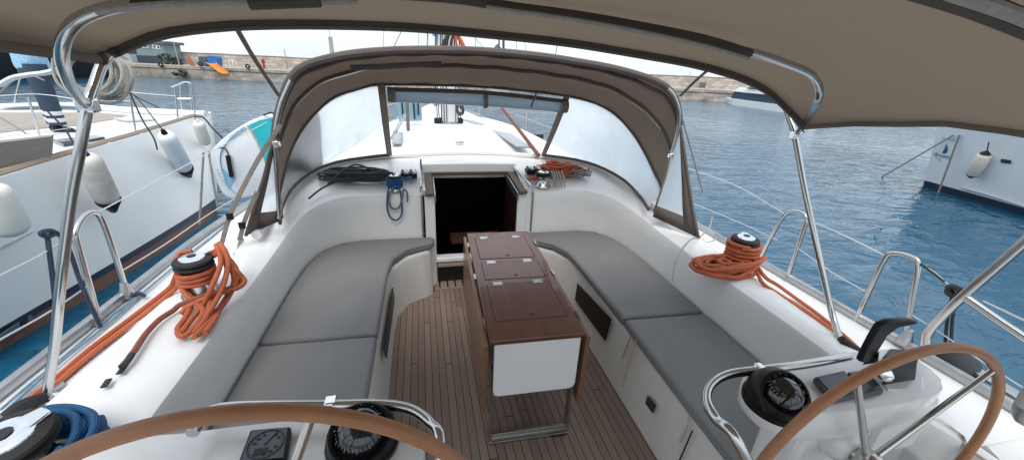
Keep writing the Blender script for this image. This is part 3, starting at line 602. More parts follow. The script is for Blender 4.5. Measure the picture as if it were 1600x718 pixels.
ring=[c+u*math.cos(a)*rr0+v*(math.sin(a)*rr0-.002) for a in [i*2*PI/40 for i in range(40)]]; b.tube(ring,.0011,5,closed=True,k=1)
for k in range(24):
    a=2*PI*k/24; d=u*math.cos(a)+v*math.sin(a); b.cyl(c+d*.034-v*.002,c+d*.038-v*.002,.0007,4)
obj('dial_marks',b,INK,f)
b=B(); b.cyl(c-v*.004-u*.002,c+u*.014+v*.030,.0014,5); obj('needle',b,INK,f)
b=B(); b.box(c-v*.022-u*.004,(.028,.018,.001)); obj('digital_window',b,INK,f,smooth=False)
for k,s_ in ((-3,'150'),(-2,'120'),(-1,'90'),(1,'60'),(2,'30'),(4,'30'),(5,'60'),(6,'90')):
    a=R(90+k*-28+ (0)); text('dial_figure',s_,.008,INK,f,mw@Matrix.Translation((math.cos(a)*.028,math.sin(a)*.028-.002,.0003)))
inst([(1300,632),(1345,622),(1316,585),(1268,596)],.953,'dark covered display left of the wheel spoke on the right console',True)
inst([(1340,627),(1378,617),(1350,583),(1320,588)],.953,'smaller dark display right of the wheel spoke on the right console',True)
b=B(); 
# throttle
tc_=Z(1402,578,.95); tr=thing('throttle_lever',(tc_.x,tc_.y,.95),'black engine throttle with raised lever beside the right console','throttle')
def Yp(x,y,d): return Y(x,y,d)
b=B(); b.hexa([Y(1378,606,.67),Y(1430,612,.67),Y(1438,590,.77),Y(1384,580,.77)],[Y(1376,556,.67),Y(1430,554,.67),Y(1434,546,.77),Y(1388,542,.77)]); obj('control_housing',b,BLACK,tr,bevel=.015,seg=3)
hp=Y(1380,580,.68); b=B(); b.lathe([(.022,0),(.024,.012),(.018,.03),(.010,.034)],hp,ax=(-.6,-.7,.1),seg=24); obj('chrome_pivot',b,CHROME,tr)
b=B()
out=[(1341,566),(1352,548),(1366,545),(1372,550),(1380,535),(1392,518),(1410,510),(1436,505),(1438,500),(1425,497),(1392,500),(1380,508),(1372,525),(1358,545),(1345,560)]
lv=[(1343,566,.010),(1352,553,.012),(1366,538,.013),(1376,520,.014),(1386,508,.017),(1400,503,.018),(1418,502,.015),(1434,501,.010)]
p_=[Y(x,y,.72) for x,y,r in lv]; p_=smoothpts(p_,k=4); 
b.prism([Y(x,y,.69) for x,y in((1345,566),(1354,547),(1364,528),(1376,508),(1391,501),(1424,499),(1438,503),(1430,508),(1404,513),(1388,525),(1377,543),(1367,556),(1356,568))],(0,.02,0)); obj('lever_handle',b,BLACK,tr,bevel=.007,seg=3)
b=B(); b.hexa([Y(1347,570,.71),Y(1372,566,.71),Y(1372,566,.73),Y(1347,570,.73)],[Y(1360,545,.71),Y(1374,548,.71),Y(1374,548,.73),Y(1360,545,.73)]); obj('lever_base',b,CHROME,tr,bevel=.004)
b=B(); b.prism([Z(1385,612,.945),Z(1440,612,.945),Z(1440,590,.945),Z(1370,590,.945)],(0,0,.01)); obj('mounting_plate',b,GEL,tr,smooth=False,bevel=.003)
for s_ in(-1,1):
    b=B(); b.box((s_*1.23,-.45,.26),(.46,1.9,.50)); P_('helm_seat',b,GEL,smooth=False,bevel=.03,seg=3)
    b=B(); b.box((s_*1.385,.66,.30),(.15,.14,.60)); P_('coaming_return',b,GEL,smooth=False,bevel=.02,seg=3)
# ------------------------------------------------------------------ wheels
def wheel(c,label,a0):
    c=V(c); root=thing('steering_wheel',c,label,'steering wheel','twin leather covered steering wheels'); RR=.47; hc=c+V((-.017,0,.032))
    b=B(); b.tube([c+V((math.cos(a)*RR,0,math.sin(a)*RR)) for a in [i*2*PI/72 for i in range(72)]],.0138,14,closed=True,k=1); rim=obj('rim',b,LEA,root)
    b=B(); N=260
    for i in range(N):
        a=2*PI*i/N; a2=2*PI*(i+.55)/N; b.cyl(c+V((math.cos(a)*(RR-.0134),-.004,math.sin(a)*(RR-.0134))),c+V((math.cos(a2)*(RR-.0134),.004,math.sin(a2)*(RR-.0134))),.0011,3)
    obj('stitching',b,mat('thread',(.16,.08,.045),.7),rim)
    for k in range(5):
        a=a0+2*PI*k/5; d=V((math.cos(a),0,math.sin(a))); b=B(); b.cyl(hc+d*.03,c+d*(RR-.012),.011,10,r1=.0085); obj('spoke',b,STEEL,root)
    b=B(); b.lathe([(.038,0),(.045,.012),(.045,.035),(.036,.05),(.02,.056)],hc+V((0,.02,0)),ax=(0,-1,0),seg=24); h=obj('hub',b,STEEL,root)
    b=B()
    for k in range(5): a=a0+.6+2*PI*k/5; b.lathe([(.006,0),(.006,.006)],hc+V((math.cos(a)*.03,-.027,math.sin(a)*.03)),ax=(0,-1,0),seg=8)
    obj('hub_bolt',b,CHROME,h)
    b=B(); b.cyl(hc+V((0,.02,0)),hc+V((0,.08,0)),.03,20); obj('shaft',b,STEEL,root)
    return root
wheel((.885,.553,.745),'right steering wheel with tan leather rim and steel spokes',R(121)) 
wheel((-.774,.526,.866),'left steering wheel, only the top of its tan leather rim in view',R(-90+18))
# ------------------------------------------------------------------ winches
def winch(c,label,r=.07,h=.17,ax=(0,0,1),base=STEEL,topm=RUB,name='winch'):
    c=V(c); root=thing(name,c,label,'winch','self tailing winches'); 
    b=B(); b.lathe([(r*1.25,0),(r*1.25,h*.05),(r*1.1,h*.13)],c,ax,32); obj('base',b,base,root)
    b=B(); b.lathe([(r*1.08,h*.13),(r*1.0,h*.2),(r*.8,h*.32),(r*.76,h*.5),(r*.84,h*.66),(r*1.02,h*.72)],c,ax,32); obj('drum',b,STEEL,root)
    b=B(); b.lathe([(r*1.05,h*.73),(r*1.2,h*.78),(r*.95,h*.82),(r*.95,h*.85),(r*1.2,h*.89),(r*1.15,h*.94),(r*.8,h*.965)],c,ax,32); obj('self_tailing_jaw',b,topm,root)
    b=B(); b.lathe([(r*.80,h*.94),(r*.76,h*.985),(r*.50,h*1.02),(r*.3,h*1.02),(r*.26,h*.98),(.005,h*.96)],c,ax,32); cp=obj('cap',b,CHROME,root)
    b=B(); b.lathe([(r*.27,h*1.0),(r*.27,h*1.035)],c,ax,8); obj('handle_socket',b,INK,cp)
    b=B(); a=V(ax).normalized(); u=V((-.35,-.9,0)) if r>.08 else V((.5,.8,0)); u=(u-a*u.dot(a)).normalized(); b.hexa(*[[c+a*z+u*x+a.cross(u)*y for x,y in((-.3*r,-.5*r),(.5*r,-.42*r),(1.12*r,-.26*r),(1.12*r,.26*r),(.5*r,.42*r),(-.3*r,.5*r))] for z in(h*.955,h*1.005)]); obj('stripper_arm',b,CHROME,root,bevel=.004)
    return root
def helix(c,r,z0,z1,turns,ax=(0,0,1),n=14,jit=.003,ph=0):
    q=V(ax).to_track_quat('Z','Y').to_matrix(); out=[]
    N=int(turns*n)
    for i in range(N+1):
        a=ph+2*PI*i/n; rr=r+rng.uniform(-jit,jit); out.append(V(c)+q@V((rr*math.cos(a),rr*math.sin(a),z0+(z1-z0)*i/N)))
    return out
def ell(c,a,bq,z,rot,n=16,jit=.008,t0=0,t1=1,zj=.004):
    out=[]
    for i in range(int(n*(t1-t0))+1):
        t=2*PI*(t0+i/n); x=a*math.cos(t)*(1+rng.uniform(-jit,jit)*4); y=bq*math.sin(t)*(1+rng.uniform(-jit,jit)*4)
        out.append(V((c[0]+x*math.cos(rot)-y*math.sin(rot),c[1]+x*math.sin(rot)+y*math.cos(rot),z+rng.uniform(-zj,zj))))
    return out
# left sheet winch and its rope
wl=Z(317,458,.785); wc=V((wl.x,wl.y,.785)); winch(wc,'chrome winch wrapped in orange rope on the left coaming',.066,.20)
rope=thing('orange_rope_coil',wc,'orange sheet wound and hanging in loops round the left coaming winch','rope')
def pr(l,dz=0): return [Z(x,y,z+dz) for x,y,z in l]
RD=.0115
b=B(); b.tube(helix(wc,.070,.075,.145,3.2),RD,8,k=3); obj('drum_turns',b,ORA,rope)
b=B()
loops=[
 [(277,405,.93),(300,408,.94),(330,402,.95),(345,388,.975),(342,380,.985),(352,392,.98),(365,430,.88),(362,450,.83),(345,478,.80),(335,500,.80),(320,520,.80)],
 [(340,385,.98),(356,405,.95),(350,440,.88),(330,470,.84),(322,495,.815),(303,520,.80)],
 [(345,386,.985),(368,420,.90),(378,432,.86),(382,440,.84),(370,450,.83),(330,462,.86),(296,478,.82),(282,490,.80)],
 [(338,382,.985),(345,410,.95),(330,450,.90),(318,475,.83),(298,500,.80),(283,520,.80)],
 [(286,420,.90),(280,440,.86),(295,465,.83),(316,475,.81),(330,480,.81),(332,495,.80),(318,512,.80),(303,527,.80)],
 [(290,415,.92),(283,430,.88),(287,450,.84),(300,470,.82),(290,495,.80),(278,512,.80),(281,524,.80),(292,522,.80),(308,505,.805),(318,485,.82),(306,474,.83),(288,480,.81)],
 [(350,395,.97),(371,425,.88),(360,458,.82),(345,480,.80),(335,488,.80)],
 [(346,400,.95),(355,420,.92),(345,455,.87),(325,490,.82)]]
for l in loops: b.tube(pr(l),RD,8,k=4)
obj('hanging_loops',b,ORA,rope)
b=B(); b.tube(pr([(345,388,.98),(320,398,.955),(300,402,.945),(277,406,.94),(281,396,.955),(300,392,.96)]),RD,8,k=4); obj('top_turn',b,ORA,rope)
b=B(); b.tube(pr([(378,430,.86),(372,445,.83),(330,458,.86),(285,474,.82),(270,485,.80),(250,498,.80),(232,516,.80),(220,532,.80),(212,545,.80),(206,553,.80)]),RD,8,k=4); obj('tail',b,ORAD,rope)
b=B(); b.tube(pr([(206,553,.80),(200,562,.80),(190,573,.798)]),RD,8,k=3); obj('tail_whipping',b,BLK,rope)
b=B()
b.tube(pr([(285,420,.90),(276,428,.86),(272,438,.82),(262,452,.775),(200,500,.71),(140,545,.705),(90,588,.70),(50,620,.70),(0,662,.70)]),RD,8,k=4)
b.tube(pr([(292,418,.90),(280,432,.86),(278,445,.82),(266,458,.775),(204,506,.71),(144,551,.705),(94,594,.70),(54,627,.70),(4,670,.70)]),RD,8,k=4)
tag(obj('genoa_sheet',b,ORA),'double orange sheet leading aft along the left side deck from the winch','rope')
# blue winch bottom left
bc=Z(52,668,.74); bc=V((bc.x,bc.y,.735)); bw=V((-1.515,.985,.745)); ax=V((.02,-.12,1)).normalized()
winch(bw,'large black and chrome winch wound with blue rope at the bottom left',.076,.19,ax,BLACK,RUB,name='winch')
b=B()
for k in range(7): b.tube(helix(bw,.112+.004*(k%2),.02+.0165*k,.02+.0165*k+.014,1.0,ax,18,.004,ph=k),.0105,8,k=3)
for k in range(6): b.tube(helix(bw,.136+.005*(k%2),.02+.0175*k,.02+.0175*k+.01,1.0,ax,18,.004,ph=k*2),.0105,8,k=3)
b.tube(ell(bw,.148,.135,.80,.5),.0105,8,k=3,closed=True); b.tube(ell(bw,.152,.14,.775,.3),.0105,8,k=3,closed=True); b.tube(ell(bw,.145,.14,.82,.9),.0105,8,k=3,closed=True)
0 and b.tube([bw+ax*.18+V((.12,-.02,0)),bw+ax*.14+V((.135,-.06,0)),bw+ax*.09+V((.15,-.12,0)),bw+ax*.04+V((.12,-.22,0)),bw+V((0,-.35,-.01))],.0105,8,k=4)
tag(obj('blue_rope_coil',b,BLU),'blue rope wound in many turns on the bottom left winch','rope')
# right sheet winch
wr=Z(1153,414,.77); wr=V((wr.x,wr.y,.765)); winch(wr,'chrome winch on the right coaming buried in orange rope',.066,.205)
rope=thing('orange_rope_coil',wr,'orange sheet wound on the right coaming winch with a flat coil beside it','rope')
b=B()
for k in range(8): b.tube(helix(wr,.076+.012*(k%2)+rng.uniform(-.003,.004),.05+.0145*k,.05+.0145*k+.012,1.1,(0,0,1),14,.003,ph=k),RD,8,k=3)
obj('drum_turns',b,ORA,rope)
b=B(); cc=V((wr.x-.155,wr.y-.045,.79))
for k in range(10):
    tl=rng.uniform(.01,.05); base_=ell((cc.x+.02*rng.uniform(-1,1),cc.y+.015*rng.uniform(-1,1)),.19-.009*k,.115-.006*k,.785+.007*(k%5),R(-8+rng.uniform(-9,9)),18,.014)
    b.tube([p+V((0,0,max(0,tl*(p.x-cc.x)/.19)+.01*math.sin(5*p.x*k))) for p in base_],RD,8,closed=True,k=3)
for k in range(5):
    a0=rng.uniform(-.04,.03)
    b.tube([wr+V((.075+.01*k,-.03-.01*k,.05+.01*k)),wr+V((.0,-.115-.006*k,.05+.012*k)),wr+V((-.13,-.12+a0,.055+.008*k)),wr+V((-.25-.01*k,-.07+a0,.045)),wr+V((-.30-.008*k,.0+a0,.035+.006*k)),wr+V((-.24,.05,.05)),wr+V((-.15,.03,.065)),wr+V((-.07,.0,.07))],RD,8,k=4)
b.tube(ell((cc.x+.03,cc.y),.05,.04,.81,.4),RD,8,closed=True,k=3); b.tube(ell((cc.x-.01,cc.y-.01),.035,.03,.835,.4),RD,8,closed=True,k=3)
obj('flat_coil',b,ORA,rope)
b=B()
b.tube([wr+V((.08,-.02,.05)),*pr([(1195,432,.80),(1215,445,.74),(1240,463,.675),(1280,492,.668),(1320,525,.665),(1350,552,.665),(1400,590,.665)])],RD*.95,8,k=4)
b.tube([wr+V((.07,-.05,.04)),*pr([(1190,440,.79),(1212,456,.735),(1240,474,.68),(1280,500,.672),(1318,530,.668),(1346,556,.665),(1396,596,.665)])],RD*.95,8,k=4)
tag(obj('genoa_sheet',b,ORA),'double orange sheet leading aft along the right side deck','rope')
# companionway winches
wa=Z(627,318,.90); wa=V((-.67,3.22,.885)); winch(wa,'small winch under blue rope left of the companionway',.05,.13)
b=B()
for k in range(6): b.tube(helix(wa,.056+.006*(k%2),.03+.013*k,.03+.013*k+.008,1.1,(0,0,1),12,.003,ph=k),.008,7,k=3)
b.tube([wa+V((.07,-.03,.10)),wa+V((.12,-.02,.11)),wa+V((.13,.04,.10)),wa+V((.07,.05,.09))],.008,7,k=3)
b.tube([wa+V((-.02,-.055,.06)),wa+V((-.05,-.10,.02)),wa+V((-.065,-.115,-.10)),wa+V((-.05,-.115,-.19)),wa+V((0,-.115,-.225)),wa+V((.045,-.115,-.17)),wa+V((.05,-.11,-.05)),wa+V((.04,-.08,.03)),wa+V((.01,-.05,.07))],.0075,7,k=4)
tag(obj('blue_rope_coil',b,BLU),'blue rope round the small winch with a loop hanging over the seat back','rope')
b=B(); b.tube([wa+V((.0,-.06,.05)),wa+V((-.035,-.105,.01)),wa+V((-.05,-.112,-.07)),wa+V((-.02,-.112,-.125)),wa+V((.03,-.112,-.11)),wa+V((.06,-.11,-.02)),wa+V((.07,-.08,.03))],.008,7,k=4)
b.tube([wa+V((.08,-.08,.03)),wa+V((.10,-.105,0)),wa+V((.095,-.112,-.07))],.008,7,k=4)
tag(obj('grey_rope_loop',b,mat('grey_rope',(.16,.16,.17),.8,c2=(.08,.08,.09),ns=80)),'grey rope loop hanging beside the blue one','rope')
wb=V((.62,3.24,.885)); winch(wb,'bare chrome winch right of the companionway',.062,.14)
def clutch(c,label,n):
    c=V(c); root=thing('rope_clutch',c,label,'rope clutch'); b=B(); b.box(c+V((0,0,.02)),(.035*n,.10,.04)); obj('body',b,BLACK,root,smooth=False,bevel=.005)
    for k in range(n):
        b=B(); b.box(c+V((-.0175*(n-1)+.035*k,-.01,.052)),(.022,.085,.012),Matrix.Rotation(.15,3,'X')); obj('cam_lever',b,ALU if k%2 else BLACK,root,smooth=False,bevel=.003)
clutch((-.56,3.40,.945),'row of rope clutches behind the small blue roped winch',4); clutch((.58,3.45,.955),'row of rope clutches behind the bare chrome winch',4)
# black coil left, orange heap right
b=B(); c0=V((-.98,3.38,.945))
for k in range(16):
    dx=rng.uniform(-.05,.05); b.tube(ell((c0.x+dx,c0.y+rng.uniform(-.03,.03)),.25+rng.uniform(-.05,.04),.085+rng.uniform(-.03,.02),.935+.006*k*.9,R(-8+rng.uniform(-9,9)),12,.03),.0085,7,closed=True,k=4)
b.tube([V((-1.18,3.2,.95)),V((-1.08,3.3,1.03)),V((-.98,3.4,1.06)),V((-.85,3.42,1.0)),V((-.75,3.40,.97))],.0085,7)
b.tube([V((-1.28,3.0,.90)),V((-1.22,3.15,.93)),V((-1.12,3.25,.96)),V((-1.0,3.3,.99))],.0075,7); b.tube([V((-.82,3.33,.96)),V((-.75,3.28,.965)),V((-.70,3.2,.96))],.0085,7)
tag(obj('black_rope_coil',b,BLK),'tangled black rope coil lying left of the companionway under the sprayhood','rope')
heap=thing('orange_rope_heap',(.85,3.45,.95),'heap of orange rope under the sprayhood right of the chrome winch','rope')
b=B(); c0=V((.86,3.46,.95))
for k in range(20):
    t=k/19; b.tube(ell((c0.x-.12+.26*rng.random(),c0.y+rng.uniform(-.05,.05)),.10+rng.uniform(0,.07),.06+rng.uniform(-.02,.03),.955+.085*rng.random(),R(rng.uniform(-70,40)),10,.03,zj=.03),.0105,7,closed=True,k=4)
obj('rope_mound',b,ORA,heap)
b=B()
for k in range(7): b.tube(ell((c0.x+.10+.1*rng.random(),c0.y-.10),.06+rng.uniform(0,.04),.035,.95+.01*k,R(rng.uniform(-50,50)),10,.04,zj=.012),.007,6,closed=True,k=3)
obj('fleck_tail',b,mat('fleck_rope',(.35,.33,.31),.8,c2=(.06,.05,.05),ns=70,amt=1.5),heap)
b=B()
for k in range(5): b.tube(ell((.53+.02*k,3.30),.045,.03,.935+.008*k,R(20*k),9,.02),.008,6,closed=True,k=3)
tag(obj('small_orange_coil',b,ORA),'small orange rope coil between the companionway and chrome winch','rope')
b=B()
for dx in(-.02,.0,.025,.05,.08): b.tube([V((.72+dx,3.15,.90)),V((.73+dx,3.22,.97)),V((.74+dx,3.32,1.0)),V((.76+dx,3.4,.98))],.0075,6)
tag(obj('white_rope_tails',b,WHR),'white rope tails between the chrome winch and orange heap','rope')
# ------------------------------------------------------------------ SPRAYHOOD
SH=thing('sprayhood',(0,3.0,.9),'taupe canvas sprayhood with cloudy clear windows over the companionway','sprayhood')
aft=[(437,338),(432,290),(428,240),(430,200),(438,165),(452,125),(474,104),(510,92),(560,83),(640,78),(740,79),(830,86),(900,96),(960,107),(1010,121),(1042,136),(1058,160),(1063,195),(1054,230),(1040,280),(1022,330)]
# aft bow plane: feet (.,2.5,.88) leaning slightly aft at the top
aP=(0,2.52,.88); aN=V((0,1,.10)); 
A_=[PL(x,y,aP,aN) for x,y in aft]
fr=[(437,318),(436,300),(440,285),(450,245),(466,210),(490,178),(520,152),(560,138),(600,131),(740,134),(830,142),(885,149),(930,160),(962,178),(990,208),(1012,245),(1026,275),(1034,292),(1032,305)]
fP=(0,2.55,.88); fN=V((0,.82,-.75))
def onplane(px,p,n): return [PL(x,y,p,n) for x,y in px]
Fr=onplane(fr,fP,fN)
def resample(p,n):
    p=smoothpts(p,k=8); L=[0]
    for a,c in zip(p,p[1:]): L.append(L[-1]+(c-a).length)
    out=[];j=0
    for i in range(n):
        t=L[-1]*i/(n-1)
        while j<len(L)-2 and L[j+1]<t: j+=1
        f_=(t-L[j])/max(1e-9,L[j+1]-L[j]); out.append(p[j].lerp(p[j+1],min(1,f_)))
    return out
N=61
ra=resample(A_[2:-3],N); rf=resample(Fr,N)
mid=[]
rows=[]
for t in (0,.1,.22,.34,.46,.58,.70,.82,.92,1):
    row=[]
    for i,(a,c) in enumerate(zip(ra,rf)):
        p=a.lerp(c,t); s_=math.sin(PI*i/(N-1)); p.z+=.055*math.sin(PI*t)*s_-.022*s_*math.exp(-((t-.46)/.07)**2); p.x+=.02*math.sin(PI*t)*(1 if p.x>0 else -1)*(1-s_)
        p+=V((0,0,.0035*math.sin(i*1.3+t*9))); row.append(p)
    rows.append(row)
obj('canopy',b_grid(rows),CANV,SH,solid=.004,ang=70)
# hems, bow pockets
b=B(); b.tube(ra,.021,8,k=1,sm=False); obj('aft_hem',b,CANVD,SH)
b=B(); b.tube(rf,.012,8,k=1,sm=False,flat=.02); obj('front_hem',b,CANVD,SH)
mid=rows[4]; b=B(); b.tube([p-V((0,0,.012)) for p in mid],.014,8,k=1,sm=False); obj('bow_pocket',b,CANVD,SH)
mid2=[p+V((0,0,-.012)) for p in rows[1]]; b=B(); b.tube(mid2,.0125,8,k=1,sm=False); obj('zip_line',b,CANVD,SH)
# exposed frame tubes
b=B(); b.tube(onplane([(436,338),(434,300),(431,250),(429,222),(433,190),(440,160),(455,125)],(0,2.50,.88),aN),.0125,10); b.lathe([(.022,-.01),(.022,.012)],onplane([(437,338)],(0,2.5,.88),aN)[0],seg=12); obj('frame_tube',b,STEEL,SH)
b=B(); b.tube(onplane([(1022,331),(1034,297),(1048,245),(1059,205),(1061,175),(1053,150),(1043,138)],(0,2.50,.88),aN),.0125,10); obj('frame_tube',b,STEEL,SH)
b=B(); b.tube([p-V((0,0,.025)) for p in rows[4][6:20]],.010,8,k=1,sm=False); obj('mid_bow_tube',b,STEEL,SH)
b=B(); b.tube([p-V((0,0,.025)) for p in rows[4][-20:-5]],.010,8,k=1,sm=False); obj('mid_bow_tube',b,STEEL,SH)
for px in((1048,243),(432,225)):
    p=onplane([px],(0,2.49,.88),aN)[0]; b=B(); b.box(p,(.035,.03,.035)); obj('frame_joint',b,CHROME,SH,bevel=.005)
# front and side windows: from the front hem down to the lip
base=[(-1.34,2.55,.885),(-1.41,2.85,.905),(-1.41,3.15,.955),(-1.33,3.5,.995),(-1.17,3.73,1.015),(-.95,3.82,1.03),(-.73,3.87,1.045),(-.3,3.91,1.06),(0,3.915,1.07),(.35,3.91,1.06),(.74,3.86,1.045),(.95,3.81,1.03),(1.14,3.73,1.015),(1.29,3.5,.995),(1.37,3.15,.955),(1.36,2.85,.905),(1.28,2.55,.885)]
rb=resample([V(p) for p in base],N)
def idx_of(pxx,arr,lo=0):
    # index whose projected x is nearest
    best=None
    for i,p in enumerate(arr):
        c=M.transposed()@(p-CAM); x=CX+F*c.x/-c.z
        if best is None or abs(x-pxx)<best[0]: best=(abs(x-pxx),i)
    return best[1]
iL=idx_of(603,rf); iR=idx_of(888,rf); jL=idx_of(613,rb); jR=idx_of(846,rb)
def panel(i0,i1,j0,j1,m,name,n=14,par=SH,bul=.03,**k):
    rows=[]
    tt=[rf[i0+round((i1-i0)*q_/n)] for q_ in range(n+1)]; bb=[rb[j0+round((j1-j0)*q_/n)] for q_ in range(n+1)]
    tt=resample(tt,n+1); bb=resample(bb,n+1)
    for t in [x/6 for x in range(7)]: rows.append([a.lerp(c,t)+V((0,bul*math.sin(PI*t)*.5,.0)) for a,c in zip(tt,bb)])
    return obj(name,b_grid(rows),m,par,**k)
panel(0,iL,0,jL,VIN,'window_panel',ang=180); panel(iR,N-1,jR,N-1,VIN,'window_panel',ang=180)
def strip(a,c,w,m,name,up=V((0,-.02,0))):
    d=(c-a).normalized(); sd=V((1,0,0)); b=B(); b.grid([[a-sd*w+up,a+sd*w+up],[a.lerp(c,.5)-sd*w+up*1.6,a.lerp(c,.5)+sd*w+up*1.6],[c-sd*w*.85+up,c+sd*w*.85+up]]); return obj(name,b,m,SH,solid=.005)
strip(rf[iL],rb[jL],.028,CANV,'window_binding'); strip(rf[iR],rb[jR],.028,CANV,'window_binding')
for r0,r1 in ((0,jL),(jR,N-1)):
    b=B(); b.tube([p+V((0,-.012,.004)) for p in rb[r0:r1+1]],.012,7,k=1,sm=False,flat=.016); obj('base_hem',b,CANVD,SH)
# rolled up centre window
A1=Y(606,150,3.28); A2=Y(885,168,3.28)
roll=obj('rolled_window',B().tube([A1.lerp(A2,t)+V((0,0,.012*math.sin(PI*t))) for t in [i/12 for i in range(13)]],.045,12,flat=.046),VINL,SH)
b=B(); b.tube([A1+V((.0,-.02,.05)),A1.lerp(A2,.5)+V((0,-.02,.075)),A2+V((0,-.02,.05))],.016,8); obj('roll_edge',b,CANVD,SH)
for t in(.02,.52,.985):
    p=A1.lerp(A2,t)+V((0,0,.01)); b=B(); b.tube([p+V((0,math.cos(a)*.052,math.sin(a)*.055)) for a in [i*2*PI/16 for i in range(16)]],.003,5,closed=True,k=1,flat=.016 if t==.52 else .028); obj('roll_strap',b,STRAP,roll)
b=B(); b.cyl(Y(838,146,3.2),Y(829,168,3.2),.008,6); obj('hanging_strap',b,STRAP,SH)
# side wings
for s in(-1,1):
    if s<0: pa=[(437,210),(424,232),(413,275),(400,315),(384,368)]; foot=(-1.53,2.40,.80); win=[(436,262),(436,330),(396,348),(412,300)]; bot=[(384,370),(405,360),(432,345)]
    else: pa=[(1062,190),(1069,235),(1076,285),(1083,330),(1092,372)]; foot=(1.44,2.22,.795); win=[(1058,232),(1070,333),(1031,318),(1045,270)]; bot=[(1090,374),(1058,358),(1020,340)]
    top=PL(*pa[0],aP,aN); f3=V(foot); in_=V((-1.33 if s<0 else 1.22,2.52,.90)); n=(top-f3).cross(in_-f3)
    W=[PL(x,y,foot,n) for x,y in pa]; 
    inner=[PL(x,y,foot,n) for x,y in ([(437,215),(435,250),(434,290),(435,320),(437,345)] if s<0 else [(1061,195),(1050,240),(1041,280),(1030,312),(1020,338)])]
    winp=[PL(x,y,foot,n) for x,y in win]; ow=V((s*.01,0,0))
    rows=[]
    for a,c in zip(W,inner): rows.append([a,a.lerp(c,.3),a.lerp(c,.31),a.lerp(c,.85),c])
    # canvas frame: edge strip + bottom band, vinyl in the middle
    b=B(); b.grid([[r[0],r[1]] for r in rows]); b.grid([[rows[-2][1].lerp(rows[-1][1],.35),rows[-2][4].lerp(rows[-1][4],.35)],[rows[-1][1],rows[-1][4]]]); obj('side_wing',b,CANVD,SH,solid=.005)
    b=B(); b.grid([[r[1],r[4]] for r in rows[:-1]]+[[rows[-2][1].lerp(rows[-1][1],.35),rows[-2][4].lerp(rows[-1][4],.35)]]); obj('side_window',b,VIN,SH)
    b=B(); b.tube([r[0] for r in rows],.010,7); obj('wing_edge',b,CANVD,SH)
# zip strip detail at the left top of the hood
b=B(); b.tube([p-V((0,0,.014)) for p in rows_[0:1]] if False else [PL(x,y,(0,2.72,.88),aN) for x,y in((548,106),(600,104),(650,101),(690,100))],.010,6,flat=.018); obj('zip_flap',b,CANVD,SH)
# straps left of the hood, tensioning it to the deck
b=B(); b.tube([Y(438,195,2.4),Y(400,255,2.4),Y(362,330,2.35),Y(345,385,2.35)],.004,6,flat=.014); st=tag(obj('tension_strap',b,STRAP),'long grey webbing strap from the sprayhood to the left deck with a black buckle','strap')
p=Y(359,338,2.34); b=B(); b.box(p,(.035,.012,.04)); obj('buckle',b,BLACK,st,smooth=False,bevel=.004)
b=B(); b.tube([Y(402,300,2.38),Y(384,340,2.37),Y(374,375,2.36)],.004,6,flat=.014); st=tag(obj('tension_strap',b,STRAP),'short grey webbing strap right of the long one at the left wing foot','strap')
p=Y(378,352,2.355); b=B(); b.box(p,(.035,.012,.04)); obj('buckle',b,BLACK,st,smooth=False,bevel=.004)
b=B()
for a in ([(374,375,.83),(370,392,.79),(365,400,.79)],[(345,385,.80),(342,395,.79),(352,400,.79)],[(380,372,.83),(372,385,.80),(382,392,.79)]): b.tube(pr(a),.003,6,flat=.013)
tag(obj('white_webbing',b,mat('white_webbing',(.5,.48,.45),.8)),'pale webbing ends gathered at the foot of the left wing','strap')
b=B(); b.tube([Z(1090,372,.80),Z(1082,372,.79),Z(1066,388,.785),Z(1055,410,.78),Z(1051,438,.74)],.004,6); b.tube([X(1113,338,1.75),X(1108,355,1.7),X(1092,372,1.5)],.006,6); b.tube([Z(1110,352,.70),Z(1118,372,.68),Z(1104,378,.68),Z(1098,372,.7)],.003,5)
tag(obj('white_lashing',b,WHR),'white line tied from the right wing foot over the coaming','rope')
b=B(); b.cyl(X(1067,188,1.5),X(1098,300,1.75),.006,6); tag(obj('adjuster_strap',b,STRAP),'grey strap running down outside the right edge of the sprayhood','strap')
# ------------------------------------------------------------------ BIMINI
BM=thing('bimini',(0,1.0,1.85),'pale brown canvas bimini on steel hoops overhead','bimini')
fe=[(165,90),(176,78),(200,66),(250,47),(320,36),(400,31),(520,31),(650,36),(800,50),(900,62),(1000,79),(1080,94),(1150,114),(1195,136),(1222,160),(1243,188)]
FE=[Y(x,y,1.60) for x,y in fe]
FE[0]=X(165,90,-1.36); FE[-1]=X(1245,192,1.36)
FE[0].y=1.5; FE[-1].y=1.55; 
FE=resample(FE,49)
rows=[]
for yy in(1.58,1.5,1.35,1.2,1.05,.9,.7,.5,.3,0,-.4,-.9):
    sag=.014*math.sin((yy-1.05)*PI/.6)**2 if yy>.5 else .0
    rows.append([V((p.x*(1+.03*(1.6-yy)*.5),p.y-1.58+yy-(0 if yy>1.5 else 0),p.z+.035*min(1,(1.58-yy)/.6)+(.028*abs(i-24)/24+(.022 if i==48 else .012 if i==47 else 0))*min(1,(1.58-yy)/.2)-sag+(-.012*abs(math.sin(i*.9+yy*4)) if i in(0,48) else 0))) for i,p in enumerate(FE)])
BROWS=rows; obj('canopy',b_grid(rows),CANVB,BM,solid=.004,ang=80)
b=B(); b.tube([p+V((0,-.006,-.006)) for p in rows[0]],.016,8,k=1,sm=False); obj('front_hem',b,CANVD,BM)
b=B(); b.grid([[p+V((0,.006,0)) for p in rows[0]],[p+V((0,-.02,-.03)) for p in rows[0]]]); obj('front_valance',b,CANV,BM,solid=.004)
